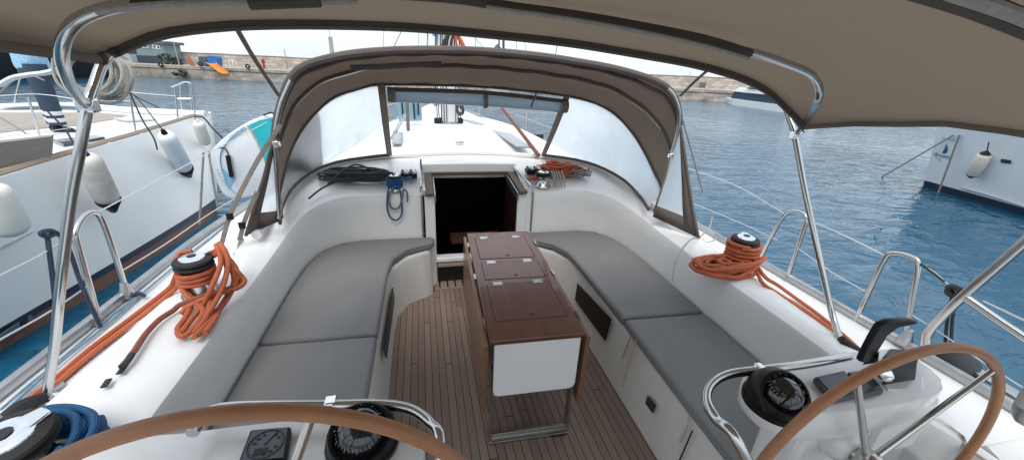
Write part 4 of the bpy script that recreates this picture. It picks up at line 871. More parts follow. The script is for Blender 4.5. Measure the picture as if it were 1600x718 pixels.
for sidx in(0,48):
    ln=[r[sidx] for r in rows]; b=B(); b.tube([p+V((0,0,-.004)) for p in ln],.007,8,k=1,sm=False,flat=.012); obj('side_hem',b,CANV,BM)
    b=B(); b.grid([[p+V((.0,0,.004)) for p in ln],[p+V((0,0,-.018)) for p in ln]]); obj('side_valance',b,CANVB,BM,solid=.004)
# front hoop legs
JL=X(137,165,-1.38); JR=X(1242,212,1.38); fL=V((-1.80,1.37,.69)); fR=V((1.52,1.12,.70))
fL=Z(72,622,.70); fR=Z(1316,538,.755)
b=B(); b.tube([X(170,88,-1.36),X(158,105,-1.37),X(147,135,-1.38),JL,X(125,235,-1.42),X(110,320,-1.50),X(93,460,-1.63),X(86,535,-1.72),fL],.0140,12,k=4); lg=obj('frame_leg',b,STEEL,BM)
b=B(); b.box(fL+V((0,0,-.01)),(.06,.05,.03)); obj('leg_foot',b,CHROME,lg,bevel=.004)
b=B(); b.tube([X(1228,168,1.36),X(1235,190,1.37),JR,X(1258,300,1.40),X(1280,400,1.44),X(1300,490,1.48),fR],.0140,12,k=4); lg=obj('frame_leg',b,STEEL,BM)
b=B(); b.cyl(fR+V((-.01,.01,.02)),fR+V((.05,-.04,-.02)),.024,12); obj('leg_foot',b,BLACK,lg)
# second hoop
top2=rows[4]
hl=[JL,X(122,150,-1.34),X(108,130,-1.28),Y(98,100,1.12),Y(97,75,1.07),Y(105,50,1.05),Y(125,30,1.05),Y(165,14,1.05),Y(210,6,1.05)]
hr=[JR,X(1262,185,1.32),Y(1277,160,1.15),Y(1280,140,1.1),Y(1272,122,1.08),Y(1255,110,1.07),Y(1200,90,1.06),Y(1165,80,1.06)]
b=B(); b.tube(hl,.0125,12); obj('second_hoop',b,STEEL,BM)
b=B(); b.tube(hr,.0125,12); obj('second_hoop',b,STEEL,BM)
slv=[Y(205,7,1.05),Y(330,-5,1.05),Y(500,-14,1.05),Y(700,-4,1.05),Y(800,12,1.05),Y(900,25,1.05),Y(1000,42,1.05),Y(1100,62,1.05),Y(1172,84,1.05)]
b=B(); b.tube(slv,.0125,10); obj('hoop_sleeve',b,CANVD,BM)
b=B(); b.tube([Y(760,12,1.02),Y(900,32,1.02),Y(1000,50,1.02),Y(1100,72,1.02),Y(1168,92,1.02)],.0055,6); obj('zip_edge',b,ZIP,BM)
b=B(); b.tube([Y(150,18,1.03),Y(250,8,1.03),Y(420,3,1.03),Y(560,3,1.03)],.007,8); obj('zip_edge',b,ZIP,BM)
b=B(); b.tube([Y(390,6,1.0),Y(440,4,1.0),Y(500,2,1.0)],.012,8); obj('sleeve_end',b,CANVD,BM)
b=B(); b.tube([Y(1430,-22,.42),Y(1500,0,.42),Y(1560,22,.42),Y(1640,55,.42)],.016,8); obj('aft_sleeve',b,CANVD,BM)
b=B(); b.tube([Y(1440,-28,.40),Y(1500,-6,.40),Y(1560,14,.40),Y(1640,45,.40)],.009,8); obj('aft_zip_edge',b,ZIP,BM)
b=B(); b.prism([Y(1470,9,.425),Y(1510,24,.425),Y(1540,29,.425),Y(1500,10,.425)],(0,.004,0)); b.prism([Y(1560,35,.425),Y(1605,58,.425),Y(1605,45,.425),Y(1580,38,.425)],(0,.004,0)); obj('aft_zip_window',b,mat('bluish_vinyl',(.35,.40,.45),.4),BM,smooth=False)
for px,jj in(((150,160),JL),((1243,212),JR)): b=B(); b.box(jj,(.045,.035,.04)); obj('hinge_joint',b,CHROME,BM,bevel=.006)
b=B(); b.tube([X(1305,173,1.39),X(1303,180,1.39),X(1297,186,1.39)],.004,5); obj('loose_tie',b,STRAP,BM)
b=B(); b.tube([X(62,73,-1.37),X(66,80,-1.37),X(70,86,-1.37)],.005,5); obj('loose_tie',b,STRAP,BM)
# straps from bimini forward to the sprayhood / deck
b=B(); b.tube([Y(367,40,1.6),Y(400,96,1.85),Y(436,150,2.2)],.009,6,flat=.005); tag(obj('bimini_tension_strap',b,STRAP),'grey strap stretched from the bimini front edge down to the left of the sprayhood','strap')
b=B(); b.tube([Y(1108,108,1.6),Y(1085,128,1.85),Y(1063,150,2.2)],.009,6,flat=.005); tag(obj('bimini_tension_strap',b,STRAP),'grey strap stretched from the bimini front edge down to the right of the sprayhood','strap')
# ------------------------------------------------------------------ guard rails, gates, lifelines
def gate(pts,label,x):
    P=[X(px,py,x) for px,py in pts]; root=thing('stanchion_gate',V((P[0].x,(P[0].y+P[-1].y)/2,P[0].z)),label,'stanchion','hoop stanchions at the lifeline gates')
    b=B(); b.tube(P,.0125,10,k=5); obj('hoop',b,STEEL,root)
    for q_ in(P[0],P[-1]): b=B(); b.lathe([(.030,-.03),(.030,-.005),(.020,.03),(.015,.05)],q_,seg=16); obj('socket',b,ALU,root)
    return P
g1=gate([(156,505),(138,440),(122,385),(118,362),(132,338),(148,332),(160,345),(180,400),(198,455)],'steel hoop gate on the left rail behind the bimini leg',-1.93)
g2=gate([(1184,412),(1206,368),(1226,336),(1243,330),(1260,340),(1252,370),(1228,440)],'steel hoop gate beyond the right bimini leg',1.88)
g3=gate([(1330,515),(1358,455),(1383,403),(1400,396),(1425,402),(1434,415),(1425,470),(1415,528)],'steel hoop gate nearest the throttle on the right rail',1.88)
def life(px,x,label,r=.0032,m=WIRE):
    b=B(); b.tube([X(a,c,x) for a,c in px],r,6,k=4); return tag(obj('lifeline',b,m),label,'lifeline')
life([(148,334),(240,285),(330,237),(418,190)],-1.93,'upper lifeline forward of the left hoop gate')
life([(187,425),(260,380),(330,332),(385,300)],-1.93,'lower lifeline forward of the left hoop gate')
life([(118,365),(60,400),(0,430)],-1.93,'upper lifeline aft of the left hoop gate')
life([(140,445),(80,485),(0,530)],-1.93,'lower lifeline aft of the left hoop gate')
life([(1228,335),(1150,290),(1072,262)],1.88,'upper lifeline forward of the right hoop gates')
life([(1215,375),(1150,345),(1084,318)],1.88,'lower lifeline forward of the right hoop gates')
life([(1260,342),(1320,368),(1385,400)],1.88,'upper lifeline between the two right hoop gates')
life([(1243,385),(1300,425),(1352,455)],1.88,'lower lifeline between the two right hoop gates')
life([(1432,410),(1460,425),(1485,448)],1.88,'upper lifeline from the near right gate to the pushpit')
life([(1536,470),(1600,500)],1.88,'upper lifeline behind the pushpit on the right edge',.004)
life([(1422,490),(1470,520),(1540,568),(1600,606)],1.88,'lower lifeline passing behind the right wheel')
b=B(); b.tube([X(a,c,1.88) for a,c in((1438,412),(1460,427),(1476,440))],.006,6); tag(obj('black_lashing',b,BLK),'black lashing on the upper lifeline beside the pushpit','rope')
pp=thing('pushpit',X(1455,530,1.85),'steel pushpit tubes rising at the right edge','pushpit')
b=B(); b.tube([X(1446,540,1.85),X(1450,520,1.85),X(1470,496,1.85),X(1505,462,1.85),X(1560,414,1.85),X(1610,370,1.85)],.019,12); obj('top_tube',b,STEEL,pp)
b=B(); b.tube([X(1508,464,1.85),X(1560,500,1.85),X(1620,540,1.85)],.0165,12,sm=False); obj('brace_tube',b,STEEL,pp)
fd=thing('black_fender',X(1478,580,1.98),'dark fender hanging outside the right rail beside the throttle','fender')
b=B(); c=X(1482,582,2.0); b.lathe([(.005,-.16),(.05,-.13),(.085,-.07),(.09,0),(.08,.09),(.045,.14),(.02,.16)],c,seg=24); obj('fender_body',b,mat('charcoal_cover',(.035,.04,.045),.8,bump=.4,bs=12),fd)
b=B(); b.tube([X(1490,452,1.88),X(1480,500,1.93),X(1476,548,2.0)],.007,6); b.tube([X(1497,455,1.88),X(1488,500,1.93),X(1486,550,2.0)],.007,6); b.tube([X(1485,447,1.87),X(1500,452,1.87),X(1497,462,1.87),X(1482,458,1.87)],.012,6,closed=True); obj('lanyard',b,BLK,fd)
lb=thing('horseshoe_buoy',X(1600,610,1.7),'pale horseshoe buoy hung on the pushpit at the right edge','life buoy')
b=B(); c=Y(1640,612,.42); b.tube([c+V((math.cos(a)*.07,0,math.sin(a)*.09)) for a in [R(d) for d in range(-60,250,20)]],.018,10,k=3); obj('buoy_ring',b,mat('buoy_cover',(.55,.55,.54),.6,bump=.3,bs=20),lb)
b=B(); b.tube([c+V((math.cos(a)*.07,-.002,math.sin(a)*.09)) for a in [R(d) for d in range(200,251,10)]],.0195,10,k=3); obj('grey_band',b,ALU,lb)
# ropes along the left rail
b=B(); b.tube(pr([(385,320,.70),(345,358,.70),(300,393,.70),(222,458,.70),(172,502,.70),(100,560,.70),(50,603,.70),(0,650,.70)]),.006,6,k=4); b.tube(pr([(222,456,.70),(160,505,.705),(98,558,.705),(46,600,.705),(0,640,.70)]),.005,6,k=4); tag(obj('light_blue_rope',b,BLUL),'thin light blue rope lying along the left toe rail','rope')
b=B(); b.tube(pr([(226,462,.71),(216,458,.72),(206,462,.71)]),.010,6); tag(obj('rope_knot',b,NAVY),'dark knot of line at the forward foot of the left hoop gate','rope')
b=B(); b.tube([X(64,364,-1.93),X(76,360,-1.93),X(86,364,-1.93),X(74,369,-1.93)],.010,6,closed=True); b.tube([X(74,368,-1.93),X(78,400,-1.93),X(83,440,-1.95),X(86,468,-1.97)],.0085,6); b.tube([X(86,362,-1.93),X(100,374,-1.93),X(112,400,-1.92),X(122,430,-1.92),X(136,465,-1.90),X(158,512,-1.88)],.0085,6); tag(obj('navy_rope',b,NAVY),'navy line hitched to the left lifeline and hanging outboard','rope')
sl=thing('genoa_car_track',Z(80,640,.70),'grey track with a sliding block beside the bottom left winch','track')
b=B(); b.prism([Z(0,655,.69),Z(100,598,.69),Z(104,603,.69),Z(0,667,.69)],(0,0,.012)); obj('track',b,ALU,sl,smooth=False)
b=B(); p=Z(28,632,.72); b.tube([Z(10,650,.72),Z(35,632,.735),Z(70,620,.72)],.02,8); obj('block',b,RUB,sl)
b=B(); b.prism([Z(1500,560,.66),Z(1610,625,.66),Z(1610,640,.66),Z(1490,565,.66)],(0,0,.012)); tag(obj('deck_track',b,ALU),'grey track on the right side deck behind the wheel rim','track')
b=B(); P4=[Z(1505,700,.67),Z(1540,697,.67),Z(1560,718,.67),Z(1500,725,.67)]; b.prism(P4,(0,0,.006)); tag(obj('teak_patch',b,TEAKD,smooth=False),'small striped teak pad at the foot of the right wheel','deck pad')
# ------------------------------------------------------------------ PADDLE BOARD
PB=thing('paddle_board',Y(372,300,4.6),'white and turquoise paddle board standing on edge beyond the sprayhood','paddle board')
out=[(331,240),(340,225),(360,208),(385,192),(405,183),(425,178),(450,180),(475,200),(478,240),(460,270),(430,290),(400,305),(375,311),(358,308),(347,296),(335,265)]
yb=4.6; O=[Y(x,y,yb) for x,y in out]; O=smoothpts(O,True,3); c0=sum(O,V())/len(O)
n_=V((.12,-.98,.12)).normalized(); n_=V((0,-1,0))
b=B(); rows=[[c0+(p-c0)*s_+V((0,d,0)) for p in O] for s_,d in((.93,-.05),(.985,-.04),(1,-.012),(1,.03),(.97,.06),(.9,.07))]
b.grid(rows,True); b.bm.verts.ensure_lookup_table(); nO=len(O); b.f(*b.bm.verts[:nO]); b.f(*b.bm.verts[-nO:]); obj('board',b,BWH,PB,ang=60)
def flat(name,px,m,d,par=PB,yy=4.6):
    b=B(); b.prism([Y(x,y,yy-.052-d) for x,y in px],(0,-.002,0)); return obj(name,b,m,par,smooth=False)
flat('turquoise_pad',[(388,196),(405,188),(424,184),(448,186),(468,204),(470,238),(455,262),(424,278),(413,251),(402,218)],TURQ,.001)
b=B(); b.tube([Y(x,y,4.545) for x,y in((386,196),(402,222),(414,252),(425,280))],.006,5); obj('tan_line',b,mat('tan_line',(.42,.30,.18),.6),PB)
b=B(); b.tube([Y(x,y,4.545) for x,y in((382,199),(365,212),(350,228),(344,244),(346,262),(354,283),(364,298),(376,304))],.010,5,flat=.004); obj('blue_stripe',b,BBL,PB)
flat('blue_panel',[(347,262),(362,276),(367,278),(358,296),(352,286)],BBL,.002)
b=B()
for k in range(3): b.prism([Y(358+k*8,214-k*6,4.543),Y(364+k*8,209-k*6,4.543),Y(370+k*8,212-k*6,4.543),Y(364+k*8,217-k*6,4.543)],(0,-.002,0))
obj('pale_blue_blocks',b,mat('pale_blue',(.42,.56,.66),.5),PB,smooth=False)
for k,chs in enumerate('FREEL'):
    p=Y(339+k*3.0,266+k*5.5,4.53); text('edge_letter',chs,.045,mat('faint_print',(.35,.45,.52),.6),PB,Matrix.Translation(p)@Matrix.Rotation(PI/2,4,'X')@Matrix.Rotation(R(-60),4,'Z'))
b=B(); b.tube([Y(x,y,4.53) for x,y in((341,231),(352,232),(358,244))],.006,6); b.tube([Y(x,y,4.52) for x,y in((356,243),(358,256),(362,276))],.022,8); obj('leash_cuff',b,BLACK,PB); b=B(); b.tube([Y(412,180,4.55),Y(425,176,4.5),Y(430,186,4.5)],.008,6); obj('carry_cord',b,BLACK,PB)
# ------------------------------------------------------------------ NEIGHBOUR YACHT on the left
NB=thing('moored_yacht',(-4.3,5,WL),'large white boat with teak toe rail moored on the left','yacht')
zs=.75
sh_=[(-60,296),(0,277),(60,258),(150,230),(220,210),(300,184),(330,176)]
SHp=[Z(x,y,zs) for x,y in sh_]
bowp=SHp[-1].copy()
wlp=[Z(x,y,WL) for x,y in((-60,592),(0,548),(150,458),(300,363),(338,334))]
Wn=resample(wlp,13); Sn=resample(SHp,13)
Sn=[V((s_.x if False else s_.x,s_.y,s_.z)) for s_ in Sn]
# hull side rows (sheer -> waterline), slight flare
rows=[]
for t in(0,.02,.1,.35,.7,.86,1,1.12):
    rows.append([V((a.x+(c.x-a.x)*t+.05*math.sin(PI*min(t,1)),a.y+(c.y-a.y)*t,a.z+(c.z-a.z)*t)) for a,c in zip(Sn,Wn)])
# bow turns to the far side
def ext(r,k):
    e=r[-1]; return r+[e+V((-.05,.12,0)),e+V((-.35,.22,0)),e+V((-1.5,.1,0)),e+V((-4,-.3,0)),e+V((-8,-.8,0))]
rows=[ext(r,0) for r in rows]
obj('topsides',b_grid(rows[:6]),HULLW,NB,ang=60)
obj('boot_top',b_grid([rows[5],[p.lerp(q_,.35) for p,q_ in zip(rows[5],rows[6])]]),NAVYH,NB,ang=60)
obj('antifouling',b_grid([[p.lerp(q_,.35) for p,q_ in zip(rows[5],rows[6])],rows[6],rows[7]]),ANTI,NB,ang=60)
dk=rows[0]
b=B(); farx=-12
d0=[p+V((-.0,0,.0)) for p in dk]
inn=[V((farx,p.y-.0,zs)) for p in dk[:13]]
b.grid([d0[:13],inn]); vs=[dk[12],*dk[13:],V((farx,dk[12].y,zs))]
b2=B(); b2.prism([V((p.x,p.y,zs-.004)) for p in [d0[0],*d0[1:],V((farx,d0[-1].y,0)),V((farx,d0[0].y,0))]],(0,0,.004)); b.bm.free(); obj('deck',b2,CATW,NB,smooth=False)
# teak toe rail pieces
for a,c in((-60,172),(176,222),(224,318)):
    P_a=[]; 
    def shp(x): 
        for (x0,y0),(x1,y1) in zip(sh_,sh_[1:]):
            if x0<=x<=x1: return Z(x,y0+(y1-y0)*(x-x0)/(x1-x0),zs)
    pa,pc=shp(a+1 if a<-59 else a),shp(c)
    b=B(); mid_=[pa.lerp(pc,t) for t in(0,.33,.66,1)]; mid_=[shp(a+(c-a)*t) if (a+(c-a)*t)>-60 else pa for t in(0.01,.33,.66,1)]
    lo=[V((p.x-.03,p.y,zs-.005)) for p in mid_]; b.tube([p+V((-.03,0,.02)) for p in lo],.04,6,flat=.032,sm=False); obj('teak_toe_rail',b,TEAKR,NB)
# teak deck area
b=B(); b.prism([Z(x,y,zs+.003) for x,y in((-40,212),(30,204),(120,196),(175,187),(200,180),(150,176),(0,176),(-40,177))],(0,0,.005)); obj('teak_foredeck',b,TEAKD,NB,smooth=False)
b=B(); b.tube([Z(x,y,zs+.05) for x,y in((-60,168),(0,167),(60,165),(120,165),(200,172),(280,176),(322,178))],.07,8,flat=.06); obj('bulwark_rail',b,CATW,NB)
def nhatch(px,m=GLASSD): 
    b=B(); b.prism([Z(x,y,zs+.006) for x,y in px],(0,0,.03)); return obj('deck_hatch',b,m,NB,smooth=False,bevel=.008)
nhatch([(82,222),(150,214),(165,217),(100,229)]); nhatch([(178,187),(215,184),(245,188),(200,191)],mat('pale_hatch',(.5,.52,.54),.3))
# portlight lines on the hull
def onhull(x,y):
    a=Z(x,y,0); 
    # intersect with hull plane through waterline & sheer mid points
    n=(Sn[11]-Wn[1]).cross(Sn[2]-Wn[1]); return PL(x,y,Wn[1]+V((.06,0,0)),n)
b=B(); b.tube([onhull(x,y) for x,y in((178,281),(222,262),(228,264),(230,285),(226,300),(192,318))],.006,5,sm=False); b.tube([onhull(x,y) for x,y in((178,280),(176,290),(180,318),(192,318))],.006,5,sm=False)
obj('hull_locker_outline',b,mat('line_grey',(.25,.27,.30),.5),NB)
b=B(); b.tube([onhull(x,y) for x,y in((-40,408),(60,358),(170,305),(260,262),(330,228))],.008,5); obj('rubbing_strake',b,mat('strake_grey',(.30,.32,.35),.4),NB)
b=B(); b.prism([onhull(x,y) for x,y in((254,262),(264,257),(267,266),(256,272))],(.01,0,0)); obj('hull_port',b,GLASSD,NB,smooth=False)
for q_ in(((0,521),(28,503),(30,515),(0,533)),((42,494),(100,462),(102,472),(44,506))):
    b=B(); b.prism([onhull(x,y) for x,y in q_],(.012,0,0)); obj('hull_decal',b,mat('slate_decal',(.10,.13,.17),.5),NB,smooth=False)
b=B(); p=onhull(36,506); b.lathe([(.03,0),(.03,.01)],p,ax=(1,0,0),seg=12); obj('skin_fitting',b,INK,NB)
# railings, ladder / pulpit on the neighbour
def st(px0,px1,label,r=.013): 
    a=Z(*px0,zs); c=Y(*px1,a.y); b=B(); b.cyl(a,c,r,8); return tag(obj('stanchion',b,STEEL),label,'stanchion','stanchions on the moored yacht')
st((62,212),(44,152),'leaning stanchion beside the grey plank on the left boat'); st((212,206),(202,143),'stanchion holding black fender lines on the left boat'); st((20,170),(31,124),'far stanchion left of the standing person')
pu=thing('pulpit_seat',Z(290,182,zs),'steel pulpit with a small white seat at the far end of the left boat','pulpit')
b=B()
for a,c in(((278,186),(273,135)),((284,175),(281,130)),((305,182),(299,130)),((301,178),(296,128))):
    b=B(); A=Z(*a,zs); b.cyl(A,Y(*c,A.y),.014,8); obj('pulpit_tube',b,STEEL,pu)
b=B()
A=Z(290,180,zs); b.tube([Y(281,131,A.y),Y(289,128,A.y),Y(298,130,A.y)],.014,8); b.cyl(Y(268,136,A.y),Y(281,131,A.y),.014,6)
obj('pulpit_frame',b,STEEL,pu)
b=B(); b.box(Y(289,154,A.y),(.22,.12,.025)); obj('seat_board',b,CATW,pu,bevel=.006)
def nline(px,d,r,m,label,name='lifeline',cat='lifeline'):
    b=B(); b.tube([Y(x,y,d) for x,y in px],r,6,k=4); return tag(obj(name,b,m),label,cat)
nline([(-10,150),(60,147),(130,156),(204,158)],5.6,.004,WIRE,'wire lifeline along the left boat past the standing person')
nline([(204,144),(235,147),(274,150)],6.6,.004,WIRE,'wire lifeline between the stanchion and the pulpit seat')
nline([(-12,215),(60,207),(110,200)],4.6,.004,WIRE,'low wire on the left boat above the grey plank')
nline([(0,133),(20,122),(45,117),(70,114),(92,108),(110,97)],4.4,.022,mat('white_tube',(.7,.71,.72),.3),'curved white rail in front of the standing person','curved_rail','rail')
nline([(-5,150),(25,123),(50,119),(70,126)],4.6,.006,WHR,'thin white line looping behind the curved rail','thin_line','rope')
nline([(-5,180),(20,195),(40,208)],4.6,.008,WHR,'slanting white line left of the leaning stanchion','thin_line','rope')
b=B(); b.hexa([Z(-30,272,zs+.01),Z(78,249,zs+.01),Z(82,242,zs+.01),Z(-30,262,zs+.01)],[Y(-30,226,Z(-30,272,zs).y),Y(80,213,Z(78,249,zs).y),Y(84,210,Z(82,242,zs).y),Y(-30,222,Z(-30,262,zs).y)])
tag(obj('gangplank',b,GREYW,smooth=False,bevel=.005),'weathered grey plank standing on edge against the left toe rail','plank')
# fenders
def hullpt(x,y,o):
    n=(Sn[11]-Wn[1]).cross(Sn[2]-Wn[1]).normalized()
    if n.x<0: n=-n
    return PL(x,y,Wn[1]+n*(o+.20),n)
def fender(topx,botx,r,label,line,black=True,m=FENW):
    a=hullpt(*topx,r); c=hullpt(*botx,r); ax=(a-c); L=ax.length; dn=ax.normalized(); root=thing('hanging_fender',c,label,'fender','white fenders hung on the moored yacht')
    b=B(); b.lathe([(r*.2,0),(r*.45,L*.012),(r*.70,L*.05),(r*.92,L*.11),(r,L*.19),(r*1.02,L*.5),(r,L*.84),(r*.93,L*.92),(r*.72,L*.975),(r*.3,L)],c,ax,32); obj('fender_body',b,m,root,ang=60)
    if black:
        b=B(); b.lathe([(r*.12,-L*.20),(r*.26,-L*.18),(r*.62,-L*.06),(r*.95,L*.04),(r*1.0,L*.09)],c,ax,24); obj('end_cap',b,BLACK,root)
        b=B(); b.lathe([(r*.13,-.01),(r*.13,.01)],c-dn*L*.12+V((r*.15,-r*.25,0)),ax=(.4,-1,0),seg=10); obj('lashing_hole',b,WPR,root)
    b=B(); b.lathe([(r*.14,L*1.09),(r*.25,L*1.06),(r*.36,L*.985)],c,ax,16); obj('top_eye',b,BLACK if black else m,root)
    b=B(); b.tube([a+dn*L*.05]+[Y(x,y,a.y+dd) for x,y,dd in line],.009,6); obj('lanyard',b,BLK,root)
    return root
fender((133,242),(172,318),.115,'stained white fender with black tip behind the bimini leg',[(116,225,.1),(100,200,.2),(60,160,.3)],m=mat('stained_fender',(.74,.72,.68),.5,c2=(.40,.30,.21),ns=2.3,amt=.45,bump=.1,bs=15,detail=8))
fender((257,208),(291,267),.12,'clean white fender with black tip at the middle of the left hull',[(240,185,.1),(222,162,.3),(204,144,.5)],m=mat('clean_fender',(.76,.79,.83),.4,c2=(.7,.72,.76),ns=4))
fender((309,190),(322,226),.095,'small pale fender hanging nearest the paddle board',[(304,184,.1)],black=False)
fender((-22,290),(22,366),.12,'white fender cut by the left edge of the picture',[(-30,260,.2)],black=False)
nline([(203,145),(212,165),(224,190),(240,215),(246,234)],5.4,.008,BLK,'thin black line hanging down the middle of the left hull','black_line','rope')
nline([(204,145),(220,155),(248,168)],5.8,.006,BLK,'short black line leading right from the stanchion head','black_line','rope')
nline([(304,182),(318,184),(332,200),(348,216)],5.5,.009,BLK,'black line leading from the pulpit to the paddle board','black_line','rope')
b=B()
for px in ([(318,238),(316,270),(314,310),(312,350)],[(326,236),(330,262),(334,290),(340,322)]): b.tube([Y(x,y,5.2) for x,y in px],.012,6)
tag(obj('mooring_rope',b,mat('fleck_mooring',(.45,.43,.42),.8,c2=(.12,.12,.13),ns=30,amt=1.5)),'pair of flecked mooring ropes hanging at the bow of the left boat','rope')
nline([(330,238),(180,312),(20,395),(-30,420)],2.6,.0045,WIRE,'pale wire running across the left hull in front of the fenders','outer_wire','rope') if False else None
# coiled white rope on the neighbour rail
b=B(); rc=Y(140,112,3.9)
for k in range(10):
    rx_=rng.uniform(.17,.26); rz_=rng.uniform(.14,.22); cx_=rc.x+rng.uniform(-.08,.05); cz_=rc.z+rng.uniform(-.03,.02)
    ph=rng.uniform(-.3,.3); b.tube([V((cx_+rx_*math.cos(a),rc.y+.015*k+.02*math.sin(3*a),cz_+rz_*math.sin(a)+.04*math.cos(a)*ph)) for a in [i*2*PI/16 for i in range(16)]],.0115,7,closed=True,k=3)
b.tube([Y(105,100,3.9),Y(112,130,3.9),Y(150,143,3.9),Y(172,130,3.9),Y(176,115,3.9)],.009,6)
tag(obj('white_rope_coil',b,WHR),'thick coil of off white rope hanging under the left corner of the bimini','rope')
# ------------------------------------------------------------------ PERSON (skin modifier body, standing on the neighbour deck)
def skinbody(name,verts,edges,rad,m,parent,root=0,sub=2):
    me=bpy.data.meshes.new(name); me.from_pydata([tuple(v) for v in verts],edges,[]); o=bpy.data.objects.new(name,me); col.objects.link(o)
    md=o.modifiers.new('k','SKIN'); md.use_smooth_shade=True
    for i,v in enumerate(me.skin_vertices[0].data):
        r=rad[i]; v.radius=(r,r) if not isinstance(r,tuple) else r; v.use_root=(i==root)
    md2=o.modifiers.new('u','SUBSURF'); md2.levels=sub; md2.render_levels=sub
    me.materials.append(m); ROOT[o.name]=V((0,0,0))
    if parent is not None: o.parent=parent; o.matrix_parent_inverse=Matrix.Translation(-wloc(parent))
    return o
ft=Z(92,205,zs); PX,PY=ft.x,ft.y; gz=zs
S=.95
per=thing('person',(PX,PY,gz),'person standing on the left boat in blue patterned shirt and navy trousers','person')
def q3(x,y,z): return V((PX+x*.9,PY+y,gz+z*.95))
# facing +X, slight. legs, torso, head, arms
vb=[q3(0,0,.93),q3(0,0,1.08),q3(.0,0,1.24),q3(0,0,1.40),q3(.01,0,1.49),q3(.03,0,1.56),q3(.04,0,1.66),q3(.04,0,1.72),
    q3(-.08,.05,.86),q3(-.078,.09,.50),q3(-.078,.09,.09),
    q3(.08,-.03,.86),q3(.078,-.06,.50),q3(.078,-.06,.09),
    q3(-.17,0,1.40),q3(-.40,-.04,1.17),q3(-.62,-.16,1.03),
    q3(.18,0,1.40),q3(.25,.03,1.15),q3(.16,-.22,1.22)]
eb=[(0,1),(1,2),(2,3),(3,4),(4,5),(5,6),(6,7),(0,8),(8,9),(9,10),(0,11),(11,12),(12,13),(3,14),(14,15),(15,16),(3,17),(17,18),(18,19)]
rb_=[.13,.13,.14,.13,.06,.06,.095,.07,.088,.062,.045,.088,.062,.045,.055,.045,.032,.055,.045,.032]
body=skinbody('body',vb,eb,rb_,SKIN,per)
# shirt over the torso, sleeves to the elbow
vs=[q3(0,0,.80),q3(0,0,1.0),q3(0,0,1.2),q3(0,0,1.38),q3(.0,0,1.46),q3(-.18,0,1.40),q3(-.36,-.03,1.205),q3(.19,0,1.40),q3(.24,.02,1.2)]
skinbody('shirt',vs,[(0,1),(1,2),(2,3),(3,4),(3,5),(5,6),(3,7),(7,8)],[(.21,.18),(.185,.155),(.18,.15),(.17,.14),.075,.08,.072,.08,.072],SHIRT,per)
for s_,dy in((-1,.09),(1,-.06)):
    b=B(); x=.075*s_
    b.lathe([(.115,.90),(.118,.84),(.105,.7),(.098,.55),(.092,.47),(.09,.3),(.088,.16),(.086,.10),(.07,.105)],q3(x,dy,0),seg=20); o=obj('trouser_leg',b,PANTS,per)
    for z in(.14,.235): b=B(); b.lathe([(.0895,z),(.091,z+.004),(.0915,z+.05),(.0895,z+.055)],q3(x,dy,0),seg=20); obj('reflective_band',b,HIVIS,o)
    b=B(); rows=[]
    for t,wd,h in((-.09,.03,.07),(-.06,.045,.10),(0,.048,.105),(.06,.046,.07),(.13,.045,.05),(.19,.03,.035),(.21,.012,.02)):
        rows.append([q3(x+t,dy+.9*wd*math.cos(a),max(0,h/2+h/2*math.sin(a))) for a in [i*2*PI/10 for i in range(10)]])
    b.grid(rows,True); obj('shoe',b,BLACK,per,solid=.003)
b=B(); b.lathe([(.115,.74),(.155,.78),(.150,.84),(.12,.87)],q3(0,0,0),seg=20); obj('trouser_seat',b,PANTS,per)
# head details
hd=q3(.04,0,1.66)
b=B(); b.lathe([(.005,.125),(.06,.11),(.09,.06),(.098,0),(.092,-.03)],hd+V((-.012,0,.0)),ax=(-.3,0,1),seg=20); obj('hair',b,HAIR,per)
b=B()
for s_ in(-1,1): b.lathe([(.002,-.008),(.010,0),(.002,.008)],hd+V((.088,.033*s_,.0)),ax=(1,0,0),seg=8)
obj('eye',b,INK,per)
b=B(); b.lathe([(.014,-.02),(.010,.02)],hd+V((.098,0,-.02)),seg=8); obj('nose',b,SKIN,per)
b=B(); b.tube([hd+V((.088,-.022,-.05)),hd+V((.094,0,-.05)),hd+V((.088,.022,-.05))],.004,6); obj('mouth',b,mat('lips',(.35,.12,.10),.5),per)
b=B()
for s_ in(-1,1): b.lathe([(.012,-.03),(.02,0),(.012,.03)],hd+V((.0,.098*s_,-.01)),seg=8)
obj('ear',b,SKIN,per)
# hands: the left one comes forward, seen at the left edge
def hand(w,dirv,nm,px=None):
    d=V(dirv).normalized(); u=V((0,0,1)); sd=d.cross(u).normalized(); u=sd.cross(d)
    verts=[w,w+d*.04,w+d*.085]; ed=[(0,1),(1,2)]; rad=[(.026,.018),(.036,.016),(.038,.014)]
    for k,(o_,l) in enumerate(((-.030,.062),(-.010,.075),(.011,.070),(.031,.052))):
        b0=len(verts); verts+= [w+d*.09+sd*o_,w+d*(.09+l*.5)+sd*o_*1.1-u*.012,w+d*(.09+l*.8)+sd*o_*1.1-u*.035]; ed+=[(2,b0),(b0,b0+1),(b0+1,b0+2)]; rad+=[.0095,.0085,.0075]
    b0=len(verts); verts+=[w+d*.03-sd*.038,w+d*.065-sd*.06-u*.01,w+d*.09-sd*.062-u*.02]; ed+=[(1,b0),(b0,b0+1),(b0+1,b0+2)]; rad+=[.012,.010,.008]
    return skinbody('hand',verts,ed,rad,SKIN,per,sub=1)
hand(q3(-.63,-.17,1.025),(-.75,-.45,-.35),'hand'); hand(q3(.155,-.23,1.225),(-.6,-.7,.2),'hand')
